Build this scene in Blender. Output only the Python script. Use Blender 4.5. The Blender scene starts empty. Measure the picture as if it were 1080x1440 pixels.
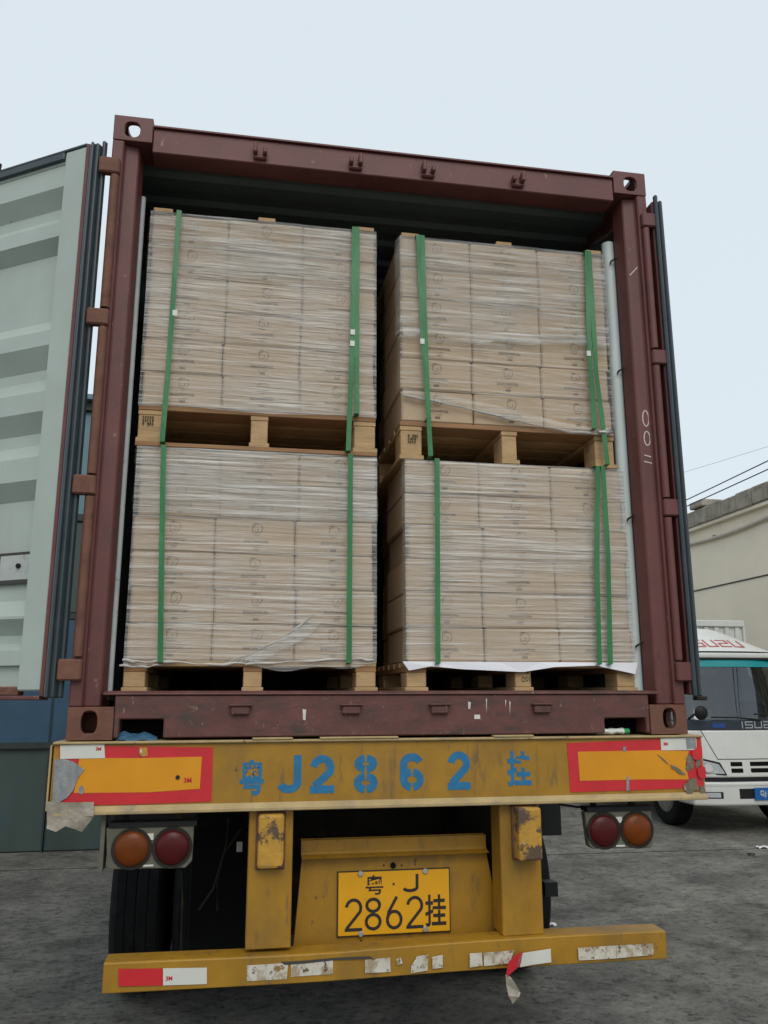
import bpy, math, random
import numpy as np
from mathutils import Vector, Matrix
random.seed(7)
rng = np.random.default_rng(11)
S = bpy.context.scene
COL = S.collection
R = math.radians
ZG = -1.5                       # the yard; z = 0 is the underside of the container

# ------------------------------------------------------------------ camera, sky, sun, exposure
cam = bpy.data.cameras.new('camera'); camo = bpy.data.objects.new('camera', cam); COL.objects.link(camo)
yaw, pit, rol = R(9.91), R(12.38), R(-0.08)
fw = Vector((math.sin(yaw)*math.cos(pit), math.cos(yaw)*math.cos(pit), math.sin(pit)))
rt = Vector((math.cos(yaw), -math.sin(yaw), 0)); up = rt.cross(fw)
r2 = rt*math.cos(rol)+up*math.sin(rol); u2 = -rt*math.sin(rol)+up*math.cos(rol)
camo.matrix_world = Matrix(((r2.x, u2.x, -fw.x, -0.613), (r2.y, u2.y, -fw.y, -3.227), (r2.z, u2.z, -fw.z, 0.169), (0, 0, 0, 1)))
cam.sensor_fit = 'VERTICAL'; cam.sensor_height = 36.0; cam.lens = 1155.4/1440*36
cam.clip_start = 0.05; cam.clip_end = 2000
S.camera = camo
S.render.resolution_x = 768; S.render.resolution_y = 1024

SUN = Vector((0.02, -0.70, 0.70)).normalized()
world = bpy.data.worlds.new('World'); S.world = world; world.use_nodes = True
wn = world.node_tree.nodes; wl = world.node_tree.links
for n in list(wn): wn.remove(n)
sky = wn.new('ShaderNodeTexSky'); sky.sky_type = 'NISHITA'; sky.sun_disc = False
sky.sun_elevation = math.asin(SUN.z); sky.sun_rotation = math.atan2(SUN.x, SUN.y)
sky.dust_density = 4.0; sky.air_density = 1.0; sky.ozone_density = 1.0
mixn = wn.new('ShaderNodeMix'); mixn.data_type = 'RGBA'; mixn.inputs[0].default_value = 0.80
mixn.inputs[7].default_value = (8.7, 9.65, 10.2, 1)          # the even white veil of an overcast, hazy day
bg = wn.new('ShaderNodeBackground'); bg.inputs[1].default_value = 0.1
wo = wn.new('ShaderNodeOutputWorld')
wl.new(sky.outputs[0], mixn.inputs[6]); wl.new(mixn.outputs[2], bg.inputs[0]); wl.new(bg.outputs[0], wo.inputs[0])
sl = bpy.data.lights.new('sun', 'SUN'); so = bpy.data.objects.new('sun', sl); COL.objects.link(so)
sl.energy = 1.0; sl.angle = R(35); sl.color = (1.0, 0.96, 0.9)
so.rotation_euler = (-SUN).to_track_quat('-Z', 'Y').to_euler()
vs = S.view_settings; vs.view_transform = 'Standard'; vs.look = 'None'; vs.exposure = 0.0; vs.gamma = 1.0; vs.use_curve_mapping = False

# ------------------------------------------------------------------ materials
MATS = {}
def mat(name, col, rough=.6, metal=0., var=.18, scale=5., stretch=(1, 1, 1), bump=0., bscale=60., bstretch=(1, 1, 1), spots=(), spec=.5, emit=None):
    """procedural paint/wood/metal: base colour with noise, patches of other colours (wear, dirt), fine bump"""
    m = bpy.data.materials.new(name); m.use_nodes = True
    nt = m.node_tree; N = nt.nodes; L = nt.links
    b = N['Principled BSDF']; b.inputs['Roughness'].default_value = rough; b.inputs['Metallic'].default_value = metal
    b.inputs['Specular IOR Level'].default_value = spec
    geo = N.new('ShaderNodeNewGeometry')
    def noise(sc, st, det=5, rg=.6):
        mp = N.new('ShaderNodeMapping'); mp.inputs['Scale'].default_value = st
        L.new(geo.outputs['Position'], mp.inputs[0])
        t = N.new('ShaderNodeTexNoise'); t.inputs['Scale'].default_value = sc; t.inputs['Detail'].default_value = det
        t.inputs['Roughness'].default_value = rg; L.new(mp.outputs[0], t.inputs['Vector'])
        return t.outputs[0]
    rr = N.new('ShaderNodeMapRange'); rr.inputs[1].default_value = .25; rr.inputs[2].default_value = .75
    rr.inputs[3].default_value = 1-var; rr.inputs[4].default_value = 1+var
    L.new(noise(scale, stretch), rr.inputs[0])
    mul = N.new('ShaderNodeMix'); mul.data_type = 'RGBA'; mul.blend_type = 'MULTIPLY'; mul.inputs[0].default_value = 1
    mul.inputs[6].default_value = (*col, 1); L.new(rr.outputs[0], mul.inputs[7])
    out = mul.outputs[2]
    for (sc, thr, soft, c2, st) in spots:
        r = N.new('ShaderNodeMapRange'); r.inputs[1].default_value = thr; r.inputs[2].default_value = thr+soft
        L.new(noise(sc, st, 7, .65), r.inputs[0])
        mx = N.new('ShaderNodeMix'); mx.data_type = 'RGBA'; L.new(r.outputs[0], mx.inputs[0]); L.new(out, mx.inputs[6])
        mx.inputs[7].default_value = (*c2, 1); out = mx.outputs[2]
    L.new(out, b.inputs['Base Color'])
    if bump:
        bn = N.new('ShaderNodeBump'); bn.inputs['Strength'].default_value = bump; bn.inputs['Distance'].default_value = .01
        L.new(noise(bscale, bstretch), bn.inputs['Height']); L.new(bn.outputs[0], b.inputs['Normal'])
    MATS[name] = m
    return m
RUST = (.10, .045, .025); DIRT = (.06, .05, .038)
U = (1, 1, 1)
mRed = mat('container_red', (.125, .038, .034), .55, var=.22, scale=4, bump=.12, bscale=30, spots=[(9, .60, .12, (.085, .04, .03), (1, 1, .5)), (16, .60, .12, (.085, .03, .026), (1, 1, .35)), (34, .645, .05, (.25, .14, .11), (1, 1, .6))])
mRust = mat('rusted_brown', (.15, .062, .038), .75, var=.3, scale=14, bump=.25, bscale=50, spots=[(18, .58, .15, (.07, .035, .022), U)])
mSill = mat('sill_red', (.12, .042, .035), .6, var=.25, scale=7, bump=.15, bscale=40, spots=[(7, .48, .2, (.055, .035, .028), (1, 1, 3)), (16, .60, .10, (.16, .085, .06), (1, 1, 2)), (46, .655, .04, (.30, .21, .17), (1.5, 1, .6))])
mWhite = mat('door_white', (.38, .435, .395), .5, var=.10, scale=3, spots=[(6, .60, .2, (.36, .38, .33), (1, 1, .4)), (30, .70, .05, (.22, .16, .1), U)], bump=.05, bscale=20)
mGrey = mat('inner_grey', (.12, .155, .165), .5, var=.12, scale=3, spots=[(8, .62, .15, (.18, .2, .19), (1, 1, .4)), (45, .72, .03, (.12, .07, .05), U)])
mPostW = mat('inner_post_white', (.55, .62, .60), .45, var=.08, scale=3, spots=[(22, .68, .05, (.3, .28, .25), (1, 1, .6))])
mRubber = mat('rubber_gasket', (.035, .05, .058), .45, var=.2, scale=8, spots=[(10, .62, .2, (.10, .11, .11), (1, 1, .2))])
mBlack = mat('black_dark', (.008, .008, .008), .9, var=.2, spec=.08)
mPly = mat('plywood_floor', (.12, .07, .04), .8, var=.3, scale=8, stretch=(3, .4, 1))
mYel = mat('trailer_yellow', (.335, .172, .010), .5, var=.22, scale=5, bump=.08, bscale=40, spots=[(4, .50, .25, (.21, .118, .024), (1, 1, .5)), (11, .57, .12, (.17, .10, .035), (1.6, 1, .35)), (34, .645, .06, (.10, .06, .03), (1, 1, .7))])
mYelWorn = mat('worn_yellow', (.46, .25, .03), .65, var=.25, scale=12, bump=.3, bscale=60, spots=[(16, .52, .06, (.10, .06, .035), U), (22, .63, .04, (.35, .32, .28), U)])
mYelLip = mat('dusty_yellow', (.42, .31, .15), .75, var=.2, scale=10, bump=.2, bscale=60, spots=[(14, .55, .15, (.27, .22, .15), (.6, 1, 1)), (30, .64, .05, (.10, .06, .035), U)])
mBlue = mat('stencil_blue', (.012, .15, .31), .6, var=.2, scale=30, spots=[(60, .66, .06, (.30, .19, .03), U)])
mRRed = mat('reflect_red', (.56, .022, .03), .35, var=.12, scale=9, spots=[(12, .66, .1, (.35, .03, .03), U)], bump=.03)
mROra = mat('reflect_orange', (.66, .27, .006), .35, var=.10, scale=5, spots=[(20, .70, .06, (.35, .17, .03), U)], bump=.03)
mRWhi = mat('reflect_white', (.62, .62, .56), .4, var=.08, scale=10, spots=[(20, .66, .06, (.40, .38, .32), U)])
mRWorn = mat('reflect_worn', (.58, .54, .46), .5, var=.12, scale=20, spots=[(26, .47, .10, (.36, .29, .19), (1, 1, .6)), (16, .57, .06, (.26, .16, .05), U), (44, .58, .05, (.12, .08, .05), U)])
mTape = mat('grey_tape', (.24, .25, .25), .55, var=.3, scale=25, bump=.4, bscale=50, stretch=(1.8, 1, .6), spots=[(18, .60, .1, (.12, .11, .09), U)])
mDirty = mat('dirty_scrape', (.16, .135, .095), .8, var=.4, scale=30, bump=.3, spots=[(40, .6, .06, (.34, .30, .24), U)])
mTapeT = mat('dirty_clear_tape', (.32, .28, .22), .35, var=.35, scale=22, bump=.5, bscale=50)
mPlate = mat('plate_yellow', (.74, .36, .006), .4, var=.06, scale=8, spots=[(14, .66, .12, (.5, .26, .02), U)])
mInk = mat('ink_black', (.018, .016, .014), .5, var=.1)
mBolt = mat('bolt_grey', (.55, .55, .54), .35, metal=.6, var=.15, scale=60)
mStrap = mat('strap_green', (.022, .17, .050), .35, var=.18, scale=30, stretch=(1, 1, .2), bump=.15, bscale=300)
mClip = mat('clip_white', (.62, .66, .60), .35, var=.1, scale=60)
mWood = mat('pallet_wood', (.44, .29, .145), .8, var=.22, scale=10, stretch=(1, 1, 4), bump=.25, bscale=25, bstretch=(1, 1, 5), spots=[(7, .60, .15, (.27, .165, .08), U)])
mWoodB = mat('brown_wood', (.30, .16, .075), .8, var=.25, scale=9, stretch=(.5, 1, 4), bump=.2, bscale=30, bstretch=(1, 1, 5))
mCard = mat('cardboard', (.49, .36, .24), .8, var=.07, scale=3, spots=[(2.2, .55, .25, (.43, .31, .20), U)], bump=.06, bscale=120)
mPrint = mat('carton_print', (.045, .035, .025), .8, var=.2, scale=200)
mPaper = mat('white_paper', (.72, .72, .76), .6, var=.05)
mTyre = mat('tyre_rubber', (.013, .013, .014), .9, spec=.15, var=.3, scale=12, spots=[(9, .58, .2, (.026, .025, .023), U)], bump=.2)
mSteelD = mat('dark_chassis', (.025, .022, .018), .8, spec=.2, var=.4, scale=9, spots=[(7, .58, .2, (.09, .055, .025), U)])
mLampG = mat('lamp_housing', (.115, .11, .08), .7, var=.25, scale=20, spots=[(25, .6, .1, (.10, .09, .07), U)])
mChalk = mat('chalk_white', (.62, .56, .54), .9, var=.2, scale=150)
mTruckW = mat('truck_white', (.66, .67, .64), .28, var=.05, scale=4, spots=[(5, .64, .2, (.52, .51, .46), U)])
mBoxW = mat('cargo_box_white', (.58, .59, .56), .45, var=.08, scale=4, spots=[(6, .6, .2, (.42, .42, .38), (1, 1, .4))])
mTeal = mat('sun_strip_teal', (.005, .22, .24), .25, var=.06)
mRedT = mat('red_letter', (.50, .09, .07), .5, var=.1, scale=30)
mSilverT = mat('silver_letter', (.45, .48, .52), .3, metal=.5, var=.05)
mPanelB = mat('dark_blue_panel', (.03, .04, .06), .2, var=.1)
mBlueSt = mat('blue_sticker', (.01, .06, .25), .4, var=.1)
mPlateB = mat('plate_blue', (.01, .12, .38), .35, var=.06)
mPlWhite = mat('plate_white_ink', (.65, .68, .7), .4, var=.05)
mPlastic = mat('black_plastic', (.015, .015, .016), .55, var=.2, spec=.25)
mRim = mat('rim_silver', (.22, .21, .19), .5, metal=.4, var=.3, scale=12)
mSeat = mat('seat_grey', (.06, .06, .065), .8, var=.2)
mWallR = mat('plaster_wall', (.80, .72, .57), .9, var=.07, scale=.8, bump=.15, bscale=25, spots=[(.9, .58, .2, (.46, .41, .33), (1, 1, .35)), (2.5, .66, .12, (.36, .32, .27), (1, 1, .25))])
mCoping = mat('weathered_coping', (.30, .27, .22), .9, var=.3, scale=4, bump=.4, bscale=20, spots=[(5, .56, .15, (.10, .09, .075), (1, .6, 1))])
mPipe = mat('pale_pipe', (.52, .48, .40), .6, var=.1)
mSeam = mat('dark_joint', (.05, .045, .04), .8)
mWire = mat('wire_black', (.05, .05, .05), .6)
mFBlue = mat('sheet_blue', (.022, .072, .125), .55, var=.2, scale=3, spots=[(4, .58, .2, (.03, .06, .08), (1, 1, .3)), (12, .67, .08, (.09, .055, .03), (1.5, 1, .25))])
mFGreen = mat('sheet_green', (.04, .065, .056), .6, var=.22, scale=3, stretch=(1, 1, .3), spots=[(6, .57, .18, (.02, .06, .11), (1, 1, .25)), (9, .63, .12, (.085, .06, .03), (2, 1, .15))])
mFLight = mat('sheet_pale_blue', (.10, .20, .23), .55, var=.15, scale=3, spots=[(5, .6, .2, (.06, .10, .10), (1, 1, .3))])
mFDark = mat('rail_dark', (.02, .03, .028), .6, var=.3)
mBlueP = mat('blue_plastic', (.03, .10, .17), .5, var=.35, scale=40, bump=.4)
mGreenCap = mat('green_cap', (.02, .26, .08), .35)
mBottle = mat('white_wrap', (.62, .65, .60), .45, var=.15, scale=40, bump=.4)
mFilmRope = mat('film_rope', (.50, .48, .44), .3, var=.15, scale=40, stretch=(.4, 1, 1), bump=.4, bscale=90)
mPatchShadeBar = mat('patch_and_shaded_bar', (.42, .45, .43), .6, var=.12, scale=10, spots=[(25, .6, .08, (.3, .28, .22), U)])  # repair patch colour; also the left inner bar, greyed to look shaded

def lens_mat(name, col):
    m = bpy.data.materials.new(name); m.use_nodes = True; N = m.node_tree.nodes; L = m.node_tree.links
    b = N['Principled BSDF']; b.inputs['Roughness'].default_value = .3; b.inputs['Specular IOR Level'].default_value = .22
    geo = N.new('ShaderNodeNewGeometry'); t = N.new('ShaderNodeTexNoise'); t.inputs['Scale'].default_value = 25
    L.new(geo.outputs['Position'], t.inputs['Vector'])
    mx = N.new('ShaderNodeMix'); mx.data_type = 'RGBA'; mx.inputs[6].default_value = (*col, 1); mx.inputs[7].default_value = (col[0]*.5, col[1]*.5+.01, col[2]*.5+.005, 1)
    L.new(t.outputs[0], mx.inputs[0]); L.new(mx.outputs[2], b.inputs['Base Color'])
    v = N.new('ShaderNodeTexVoronoi'); v.inputs['Scale'].default_value = 160; bn = N.new('ShaderNodeBump'); bn.inputs['Strength'].default_value = .10; bn.inputs['Distance'].default_value = .003
    L.new(geo.outputs['Position'], v.inputs['Vector']); L.new(v.outputs[0], bn.inputs['Height']); L.new(bn.outputs[0], b.inputs['Normal'])
    return m
mLensO = lens_mat('lens_orange', (.19, .038, .003)); mLensR = lens_mat('lens_red', (.095, .004, .008)); mLensC = lens_mat('lens_clear', (.62, .64, .66))

def glass_mat(name, tint=(.75, .85, .85), mixf=.78):
    m = bpy.data.materials.new(name); m.use_nodes = True; N = m.node_tree.nodes; L = m.node_tree.links
    N.remove(N['Principled BSDF']); o = N['Material Output']
    t = N.new('ShaderNodeBsdfTransparent'); t.inputs[0].default_value = (*tint, 1)
    g = N.new('ShaderNodeBsdfGlossy'); g.inputs['Roughness'].default_value = .03; g.inputs[0].default_value = (.9, .95, 1, 1)
    f = N.new('ShaderNodeFresnel'); f.inputs[0].default_value = 1.5
    a = N.new('ShaderNodeMath'); a.operation = 'ADD'; a.inputs[1].default_value = .06; L.new(f.outputs[0], a.inputs[0])
    mx = N.new('ShaderNodeMixShader'); L.new(a.outputs[0], mx.inputs[0]); L.new(t.outputs[0], mx.inputs[1]); L.new(g.outputs[0], mx.inputs[2]); L.new(mx.outputs[0], o.inputs[0])
    return m
mGlass = glass_mat('windscreen_glass', (.62, .72, .72))

def film_mat(name, base, amp):
    """clear stretch film: streaky milky lines of folded layers over clear film"""
    m = bpy.data.materials.new(name); m.use_nodes = True; N = m.node_tree.nodes; L = m.node_tree.links
    b = N['Principled BSDF']; o = N['Material Output']
    b.inputs['Base Color'].default_value = (.78, .77, .73, 1); b.inputs['Roughness'].default_value = .32; b.inputs['Specular IOR Level'].default_value = .5
    geo = N.new('ShaderNodeNewGeometry')
    def nz(st, sc, det=4):
        mp = N.new('ShaderNodeMapping'); mp.inputs['Scale'].default_value = st; mp.inputs['Rotation'].default_value = (0, R(2.2), 0); L.new(geo.outputs['Position'], mp.inputs[0])
        t = N.new('ShaderNodeTexNoise'); t.inputs['Scale'].default_value = sc; t.inputs['Detail'].default_value = det; t.inputs['Roughness'].default_value = .6
        t.inputs['Distortion'].default_value = .3
        L.new(mp.outputs[0], t.inputs['Vector']); return t.outputs[0]
    s1 = nz((1.1, 1.1, 42), 2.0, 3); s2 = nz((1, 1, 1.6), 2.2, 2)
    r1 = N.new('ShaderNodeMapRange'); r1.inputs[1].default_value = .46; r1.inputs[2].default_value = .72; r1.inputs[3].default_value = 0; r1.inputs[4].default_value = amp; L.new(s1, r1.inputs[0])
    r2_ = N.new('ShaderNodeMapRange'); r2_.inputs[1].default_value = .35; r2_.inputs[2].default_value = .7; r2_.inputs[3].default_value = base*.55; r2_.inputs[4].default_value = base*1.45; L.new(s2, r2_.inputs[0])
    ad = N.new('ShaderNodeMath'); ad.operation = 'ADD'; ad.use_clamp = True; L.new(r1.outputs[0], ad.inputs[0]); L.new(r2_.outputs[0], ad.inputs[1])
    bn = N.new('ShaderNodeBump'); bn.inputs['Strength'].default_value = 1.0; bn.inputs['Distance'].default_value = .018
    L.new(nz((1.0, 1.0, 34), 2.2, 3), bn.inputs['Height']); L.new(bn.outputs[0], b.inputs['Normal'])
    t = N.new('ShaderNodeBsdfTransparent'); t.inputs[0].default_value = (.97, .97, .96, 1)
    mx = N.new('ShaderNodeMixShader'); L.new(ad.outputs[0], mx.inputs[0]); L.new(t.outputs[0], mx.inputs[1]); L.new(b.outputs[0], mx.inputs[2]); L.new(mx.outputs[0], o.inputs[0])
    return m
mFilm = film_mat('stretch_film', .27, .34); mFilm2 = film_mat('stretch_film_double', .22, .3); mFilmDense = film_mat('stretch_film_dense', .27, .34); mFilmThin = film_mat('stretch_film_thin', .10, .34)

def ground_mat():
    m = bpy.data.materials.new('yard_concrete'); m.use_nodes = True; N = m.node_tree.nodes; L = m.node_tree.links
    b = N['Principled BSDF']; b.inputs['Roughness'].default_value = .85; b.inputs['Specular IOR Level'].default_value = .3
    geo = N.new('ShaderNodeNewGeometry')
    def nz(sc, det=8, rg=.6, st=(1, 1, 1)):
        mp = N.new('ShaderNodeMapping'); mp.inputs['Scale'].default_value = st; L.new(geo.outputs['Position'], mp.inputs[0])
        t = N.new('ShaderNodeTexNoise'); t.inputs['Scale'].default_value = sc; t.inputs['Detail'].default_value = det; t.inputs['Roughness'].default_value = rg; L.new(mp.outputs[0], t.inputs['Vector']); return t.outputs[0]
    def ramp(src, stops):
        r = N.new('ShaderNodeValToRGB'); L.new(src, r.inputs[0])
        while len(r.color_ramp.elements) < len(stops): r.color_ramp.elements.new(.5)
        for e, (p, c) in zip(r.color_ramp.elements, stops): e.position = p; e.color = (*c, 1)
        return r.outputs[0]
    c1 = ramp(nz(1.3), [(.3, (.14, .14, .125)), (.5, (.215, .21, .19)), (.72, (.30, .29, .26))])
    c2 = ramp(nz(17, 9, .82, (1, 1.25, 1)), [(.40, (.22, .22, .21)), (.47, (.84, .84, .84)), (.62, (1.2, 1.19, 1.15))])
    mx = N.new('ShaderNodeMix'); mx.data_type = 'RGBA'; mx.blend_type = 'MULTIPLY'; mx.inputs[0].default_value = .9; L.new(c1, mx.inputs[6]); L.new(c2, mx.inputs[7])
    c3 = ramp(nz(3.2, 6, .7), [(.36, (.62, .62, .6)), (.5, (1, 1, 1)), (.66, (1.25, 1.24, 1.2))]); my = N.new('ShaderNodeMix'); my.data_type = 'RGBA'; my.blend_type = 'MULTIPLY'; my.inputs[0].default_value = .9; L.new(mx.outputs[2], my.inputs[6]); L.new(c3, my.inputs[7]); mx = my
    # oil stains
    st = N.new('ShaderNodeMapRange'); st.inputs[1].default_value = .58; st.inputs[2].default_value = .74; L.new(nz(.75, 4), st.inputs[0])
    m2 = N.new('ShaderNodeMix'); m2.data_type = 'RGBA'; L.new(st.outputs[0], m2.inputs[0]); L.new(mx.outputs[2], m2.inputs[6]); m2.inputs[7].default_value = (.09, .09, .083, 1)
    L.new(m2.outputs[2], b.inputs['Base Color'])
    bn = N.new('ShaderNodeBump'); bn.inputs['Strength'].default_value = .8; bn.inputs['Distance'].default_value = .035; L.new(nz(24, 9, .8, (1, 1.3, 1)), bn.inputs['Height']); L.new(bn.outputs[0], b.inputs['Normal'])
    return m
mGround = ground_mat()

# ------------------------------------------------------------------ mesh helpers
class MB:
    def __init__(s): s.v = []; s.f = []
    def add(s, vs_, fs):
        o = len(s.v); s.v += [tuple(map(float, q)) for q in vs_]; s.f += [tuple(i+o for i in q) for q in fs]; return s
    def box(s, x0, x1, y0, y1, z0, z1):
        return s.add([(x0, y0, z0), (x1, y0, z0), (x1, y1, z0), (x0, y1, z0), (x0, y0, z1), (x1, y0, z1), (x1, y1, z1), (x0, y1, z1)],
                     [(0, 3, 2, 1), (4, 5, 6, 7), (0, 1, 5, 4), (1, 2, 6, 5), (2, 3, 7, 6), (3, 0, 4, 7)])
    def hexa(s, b4, t4):
        return s.add(list(b4)+list(t4), [(0, 3, 2, 1), (4, 5, 6, 7), (0, 1, 5, 4), (1, 2, 6, 5), (2, 3, 7, 6), (3, 0, 4, 7)])
    def prism(s, poly, a0, a1, ax):
        """poly in the plane normal to axis ax; for x: (y,z); y: (x,z); z: (x,y)"""
        def P(q, a): return (a, q[0], q[1]) if ax == 'x' else ((q[0], a, q[1]) if ax == 'y' else (q[0], q[1], a))
        n = len(poly)
        return s.add([P(q, a0) for q in poly]+[P(q, a1) for q in poly], [tuple(range(n-1, -1, -1)), tuple(range(n, 2*n))]+[(i, (i+1) % n, n+(i+1) % n, n+i) for i in range(n)])
    def cyl(s, p0, p1, r0, r1=None, n=16, cap=True):
        r1 = r0 if r1 is None else r1
        p0 = Vector(p0); p1 = Vector(p1); d = (p1-p0).normalized()
        a = d.orthogonal().normalized(); b = d.cross(a)
        V = [p0+(a*math.cos(t)+b*math.sin(t))*r0 for t in [2*math.pi*i/n for i in range(n)]]+[p1+(a*math.cos(t)+b*math.sin(t))*r1 for t in [2*math.pi*i/n for i in range(n)]]
        F = [(i, (i+1) % n, n+(i+1) % n, n+i) for i in range(n)]
        if cap: F += [tuple(range(n-1, -1, -1)), tuple(range(n, 2*n))]
        return s.add(V, F)
    def tube(s, path, r, n=8):
        P = [Vector(q) for q in path]; V = []; F = []
        ref = Vector((0, 0, 1))
        for i, q in enumerate(P):
            d = (P[min(i+1, len(P)-1)]-P[max(i-1, 0)]).normalized()
            a = d.cross(ref); a = d.orthogonal() if a.length < .1 else a
            a.normalize(); b = d.cross(a)
            rr = r(i/(len(P)-1)) if callable(r) else r
            V += [q+(a*math.cos(2*math.pi*k/n)+b*math.sin(2*math.pi*k/n))*rr for k in range(n)]
        for i in range(len(P)-1):
            for k in range(n): F.append((i*n+k, i*n+(k+1) % n, (i+1)*n+(k+1) % n, (i+1)*n+k))
        F += [tuple(range(n-1, -1, -1)), tuple(range((len(P)-1)*n, len(P)*n))]
        return s.add(V, F)
    def lathe(s, prof, c, axis='x', n=32):
        """prof: (r, a) along axis through c"""
        V = []; F = []
        for (r, a) in prof:
            for k in range(n):
                t = 2*math.pi*k/n; p, q = r*math.cos(t), r*math.sin(t)
                V.append((c[0]+a, c[1]+p, c[2]+q) if axis == 'x' else ((c[0]+p, c[1]+a, c[2]+q) if axis == 'y' else (c[0]+p, c[1]+q, c[2]+a)))
        m = len(prof)
        for i in range(m-1):
            for k in range(n): F.append((i*n+k, i*n+(k+1) % n, (i+1)*n+(k+1) % n, (i+1)*n+k))
        F += [tuple(range(n)), tuple(range((m-1)*n, m*n))]
        return s.add(V, F)
    def grid(s, pts):      # pts[i][j]
        a, b = len(pts), len(pts[0])
        return s.add([q for r in pts for q in r], [(i*b+j, i*b+j+1, (i+1)*b+j+1, (i+1)*b+j) for i in range(a-1) for j in range(b-1)])
    def holed(s, x0, x1, z0, z1, cx, cz, rx, rz, t0, t1, fm, n=28):
        """plate (u,v) with an oval hole, thickness t0..t1; fm maps (u,v,t) to xyz"""
        per = []
        for k in range(n):
            a = 2*math.pi*k/n; c, q = math.cos(a), math.sin(a)
            tt = min(((x1-cx) if c > 0 else (x0-cx))/c if abs(c) > 1e-6 else 9, ((z1-cz) if q > 0 else (z0-cz))/q if abs(q) > 1e-6 else 9)
            per.append((cx+c*tt, cz+q*tt))
        for cor in [(x0, z0), (x1, z0), (x1, z1), (x0, z1)]:
            k = min(range(n), key=lambda i: (per[i][0]-cor[0])**2+(per[i][1]-cor[1])**2); per[k] = cor
        e = 2.6
        def se(a):
            c, q = math.cos(a), math.sin(a); return (cx+rx*math.copysign(abs(c)**(2/e), c), cz+rz*math.copysign(abs(q)**(2/e), q))
        inn = [se(2*math.pi*k/n) for k in range(n)]
        V = [fm(u, v, t0) for u, v in per]+[fm(u, v, t0) for u, v in inn]+[fm(u, v, t1) for u, v in per]+[fm(u, v, t1) for u, v in inn]
        F = []
        for k in range(n):
            j = (k+1) % n
            F += [(k, j, n+j, n+k), (2*n+k, 3*n+k, 3*n+j, 2*n+j), (n+k, n+j, 3*n+j, 3*n+k), (k, 2*n+k, 2*n+j, j)]
        return s.add(V, F)
    def xf(s, M):
        s.v = [tuple(M @ Vector(q)) for q in s.v]; return s
    def fn(s, f): s.v = [tuple(f(*q)) for q in s.v]; return s
    def build(s, name, m, parent=None, smooth=False, bevel=0., origin=None, seg=1):
        if parent is not None: o = WL[parent.name]
        elif origin is not None: o = origin
        else:
            a = np.array(s.v); o = ((a[:, 0].min()+a[:, 0].max())/2, (a[:, 1].min()+a[:, 1].max())/2, a[:, 2].min())
        me = bpy.data.meshes.new(name)
        me.from_pydata([(x-o[0], y-o[1], z-o[2]) for x, y, z in s.v], [], s.f)
        me.update()
        import bmesh
        bm = bmesh.new(); bm.from_mesh(me); bmesh.ops.recalc_face_normals(bm, faces=bm.faces); bm.to_mesh(me); bm.free()
        me.materials.append(m)
        if smooth:
            me.polygons.foreach_set('use_smooth', [True]*len(me.polygons))
            try: me.set_sharp_from_angle(angle=R(38))
            except Exception: pass
        ob = bpy.data.objects.new(name, me); COL.objects.link(ob)
        if parent is not None:
            ob.parent = parent; WL[ob.name] = o
        else:
            ob.location = o; WL[ob.name] = o
        if bevel:
            b = ob.modifiers.new('bevel', 'BEVEL'); b.width = bevel; b.segments = seg; b.limit_method = 'ANGLE'; b.angle_limit = R(40); b.harden_normals = False
        return ob
WL = {}
def tag(o, label, cat=None, group=None, kind=None):
    if label: o['label'] = label
    if cat: o['category'] = cat
    if group: o['group'] = group
    if kind: o['kind'] = kind
    return o
def thing(name, loc, label, cat, group=None):
    o = bpy.data.objects.new(name, None); COL.objects.link(o); o.location = loc; o.empty_display_size = .2
    WL[o.name] = tuple(loc); return tag(o, label, cat, group)
def Bx(name, m, par, *b, bevel=0.): return MB().box(*b).build(name, m, par, bevel=bevel)

# ---- flat lettering
def ribbon(mb, pts, w, z=0., closed=False):
    """flat band of width w along 2D pts, in the local (u,v) plane at height z"""
    P = [Vector(q) for q in pts]; n = len(P); A = []; B = []
    for i in range(n):
        if closed: d0 = (P[i]-P[i-1]); d1 = (P[(i+1) % n]-P[i])
        else: d0 = P[i]-P[i-1] if i else P[1]-P[0]; d1 = P[i+1]-P[i] if i < n-1 else P[n-1]-P[n-2]
        d0.normalize(); d1.normalize(); t = (d0+d1)
        t = d1 if t.length < 1e-4 else t.normalized()
        nn = Vector((-t.y, t.x)); k = 1/max(.5, nn.dot(Vector((-d1.y, d1.x))))
        A.append(P[i]+nn*w/2*k); B.append(P[i]-nn*w/2*k)
    V = [(a.x, a.y, z) for a in A]+[(b.x, b.y, z) for b in B]
    F = [(i, (i+1) % n, n+(i+1) % n, n+i) for i in range(n if closed else n-1)]
    return mb.add(V, F)
def arc(cx, cy, rx, ry, a0, a1, n=14): return [(cx+rx*math.cos(R(a0+(a1-a0)*i/n)), cy+ry*math.sin(R(a0+(a1-a0)*i/n))) for i in range(n+1)]
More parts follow.
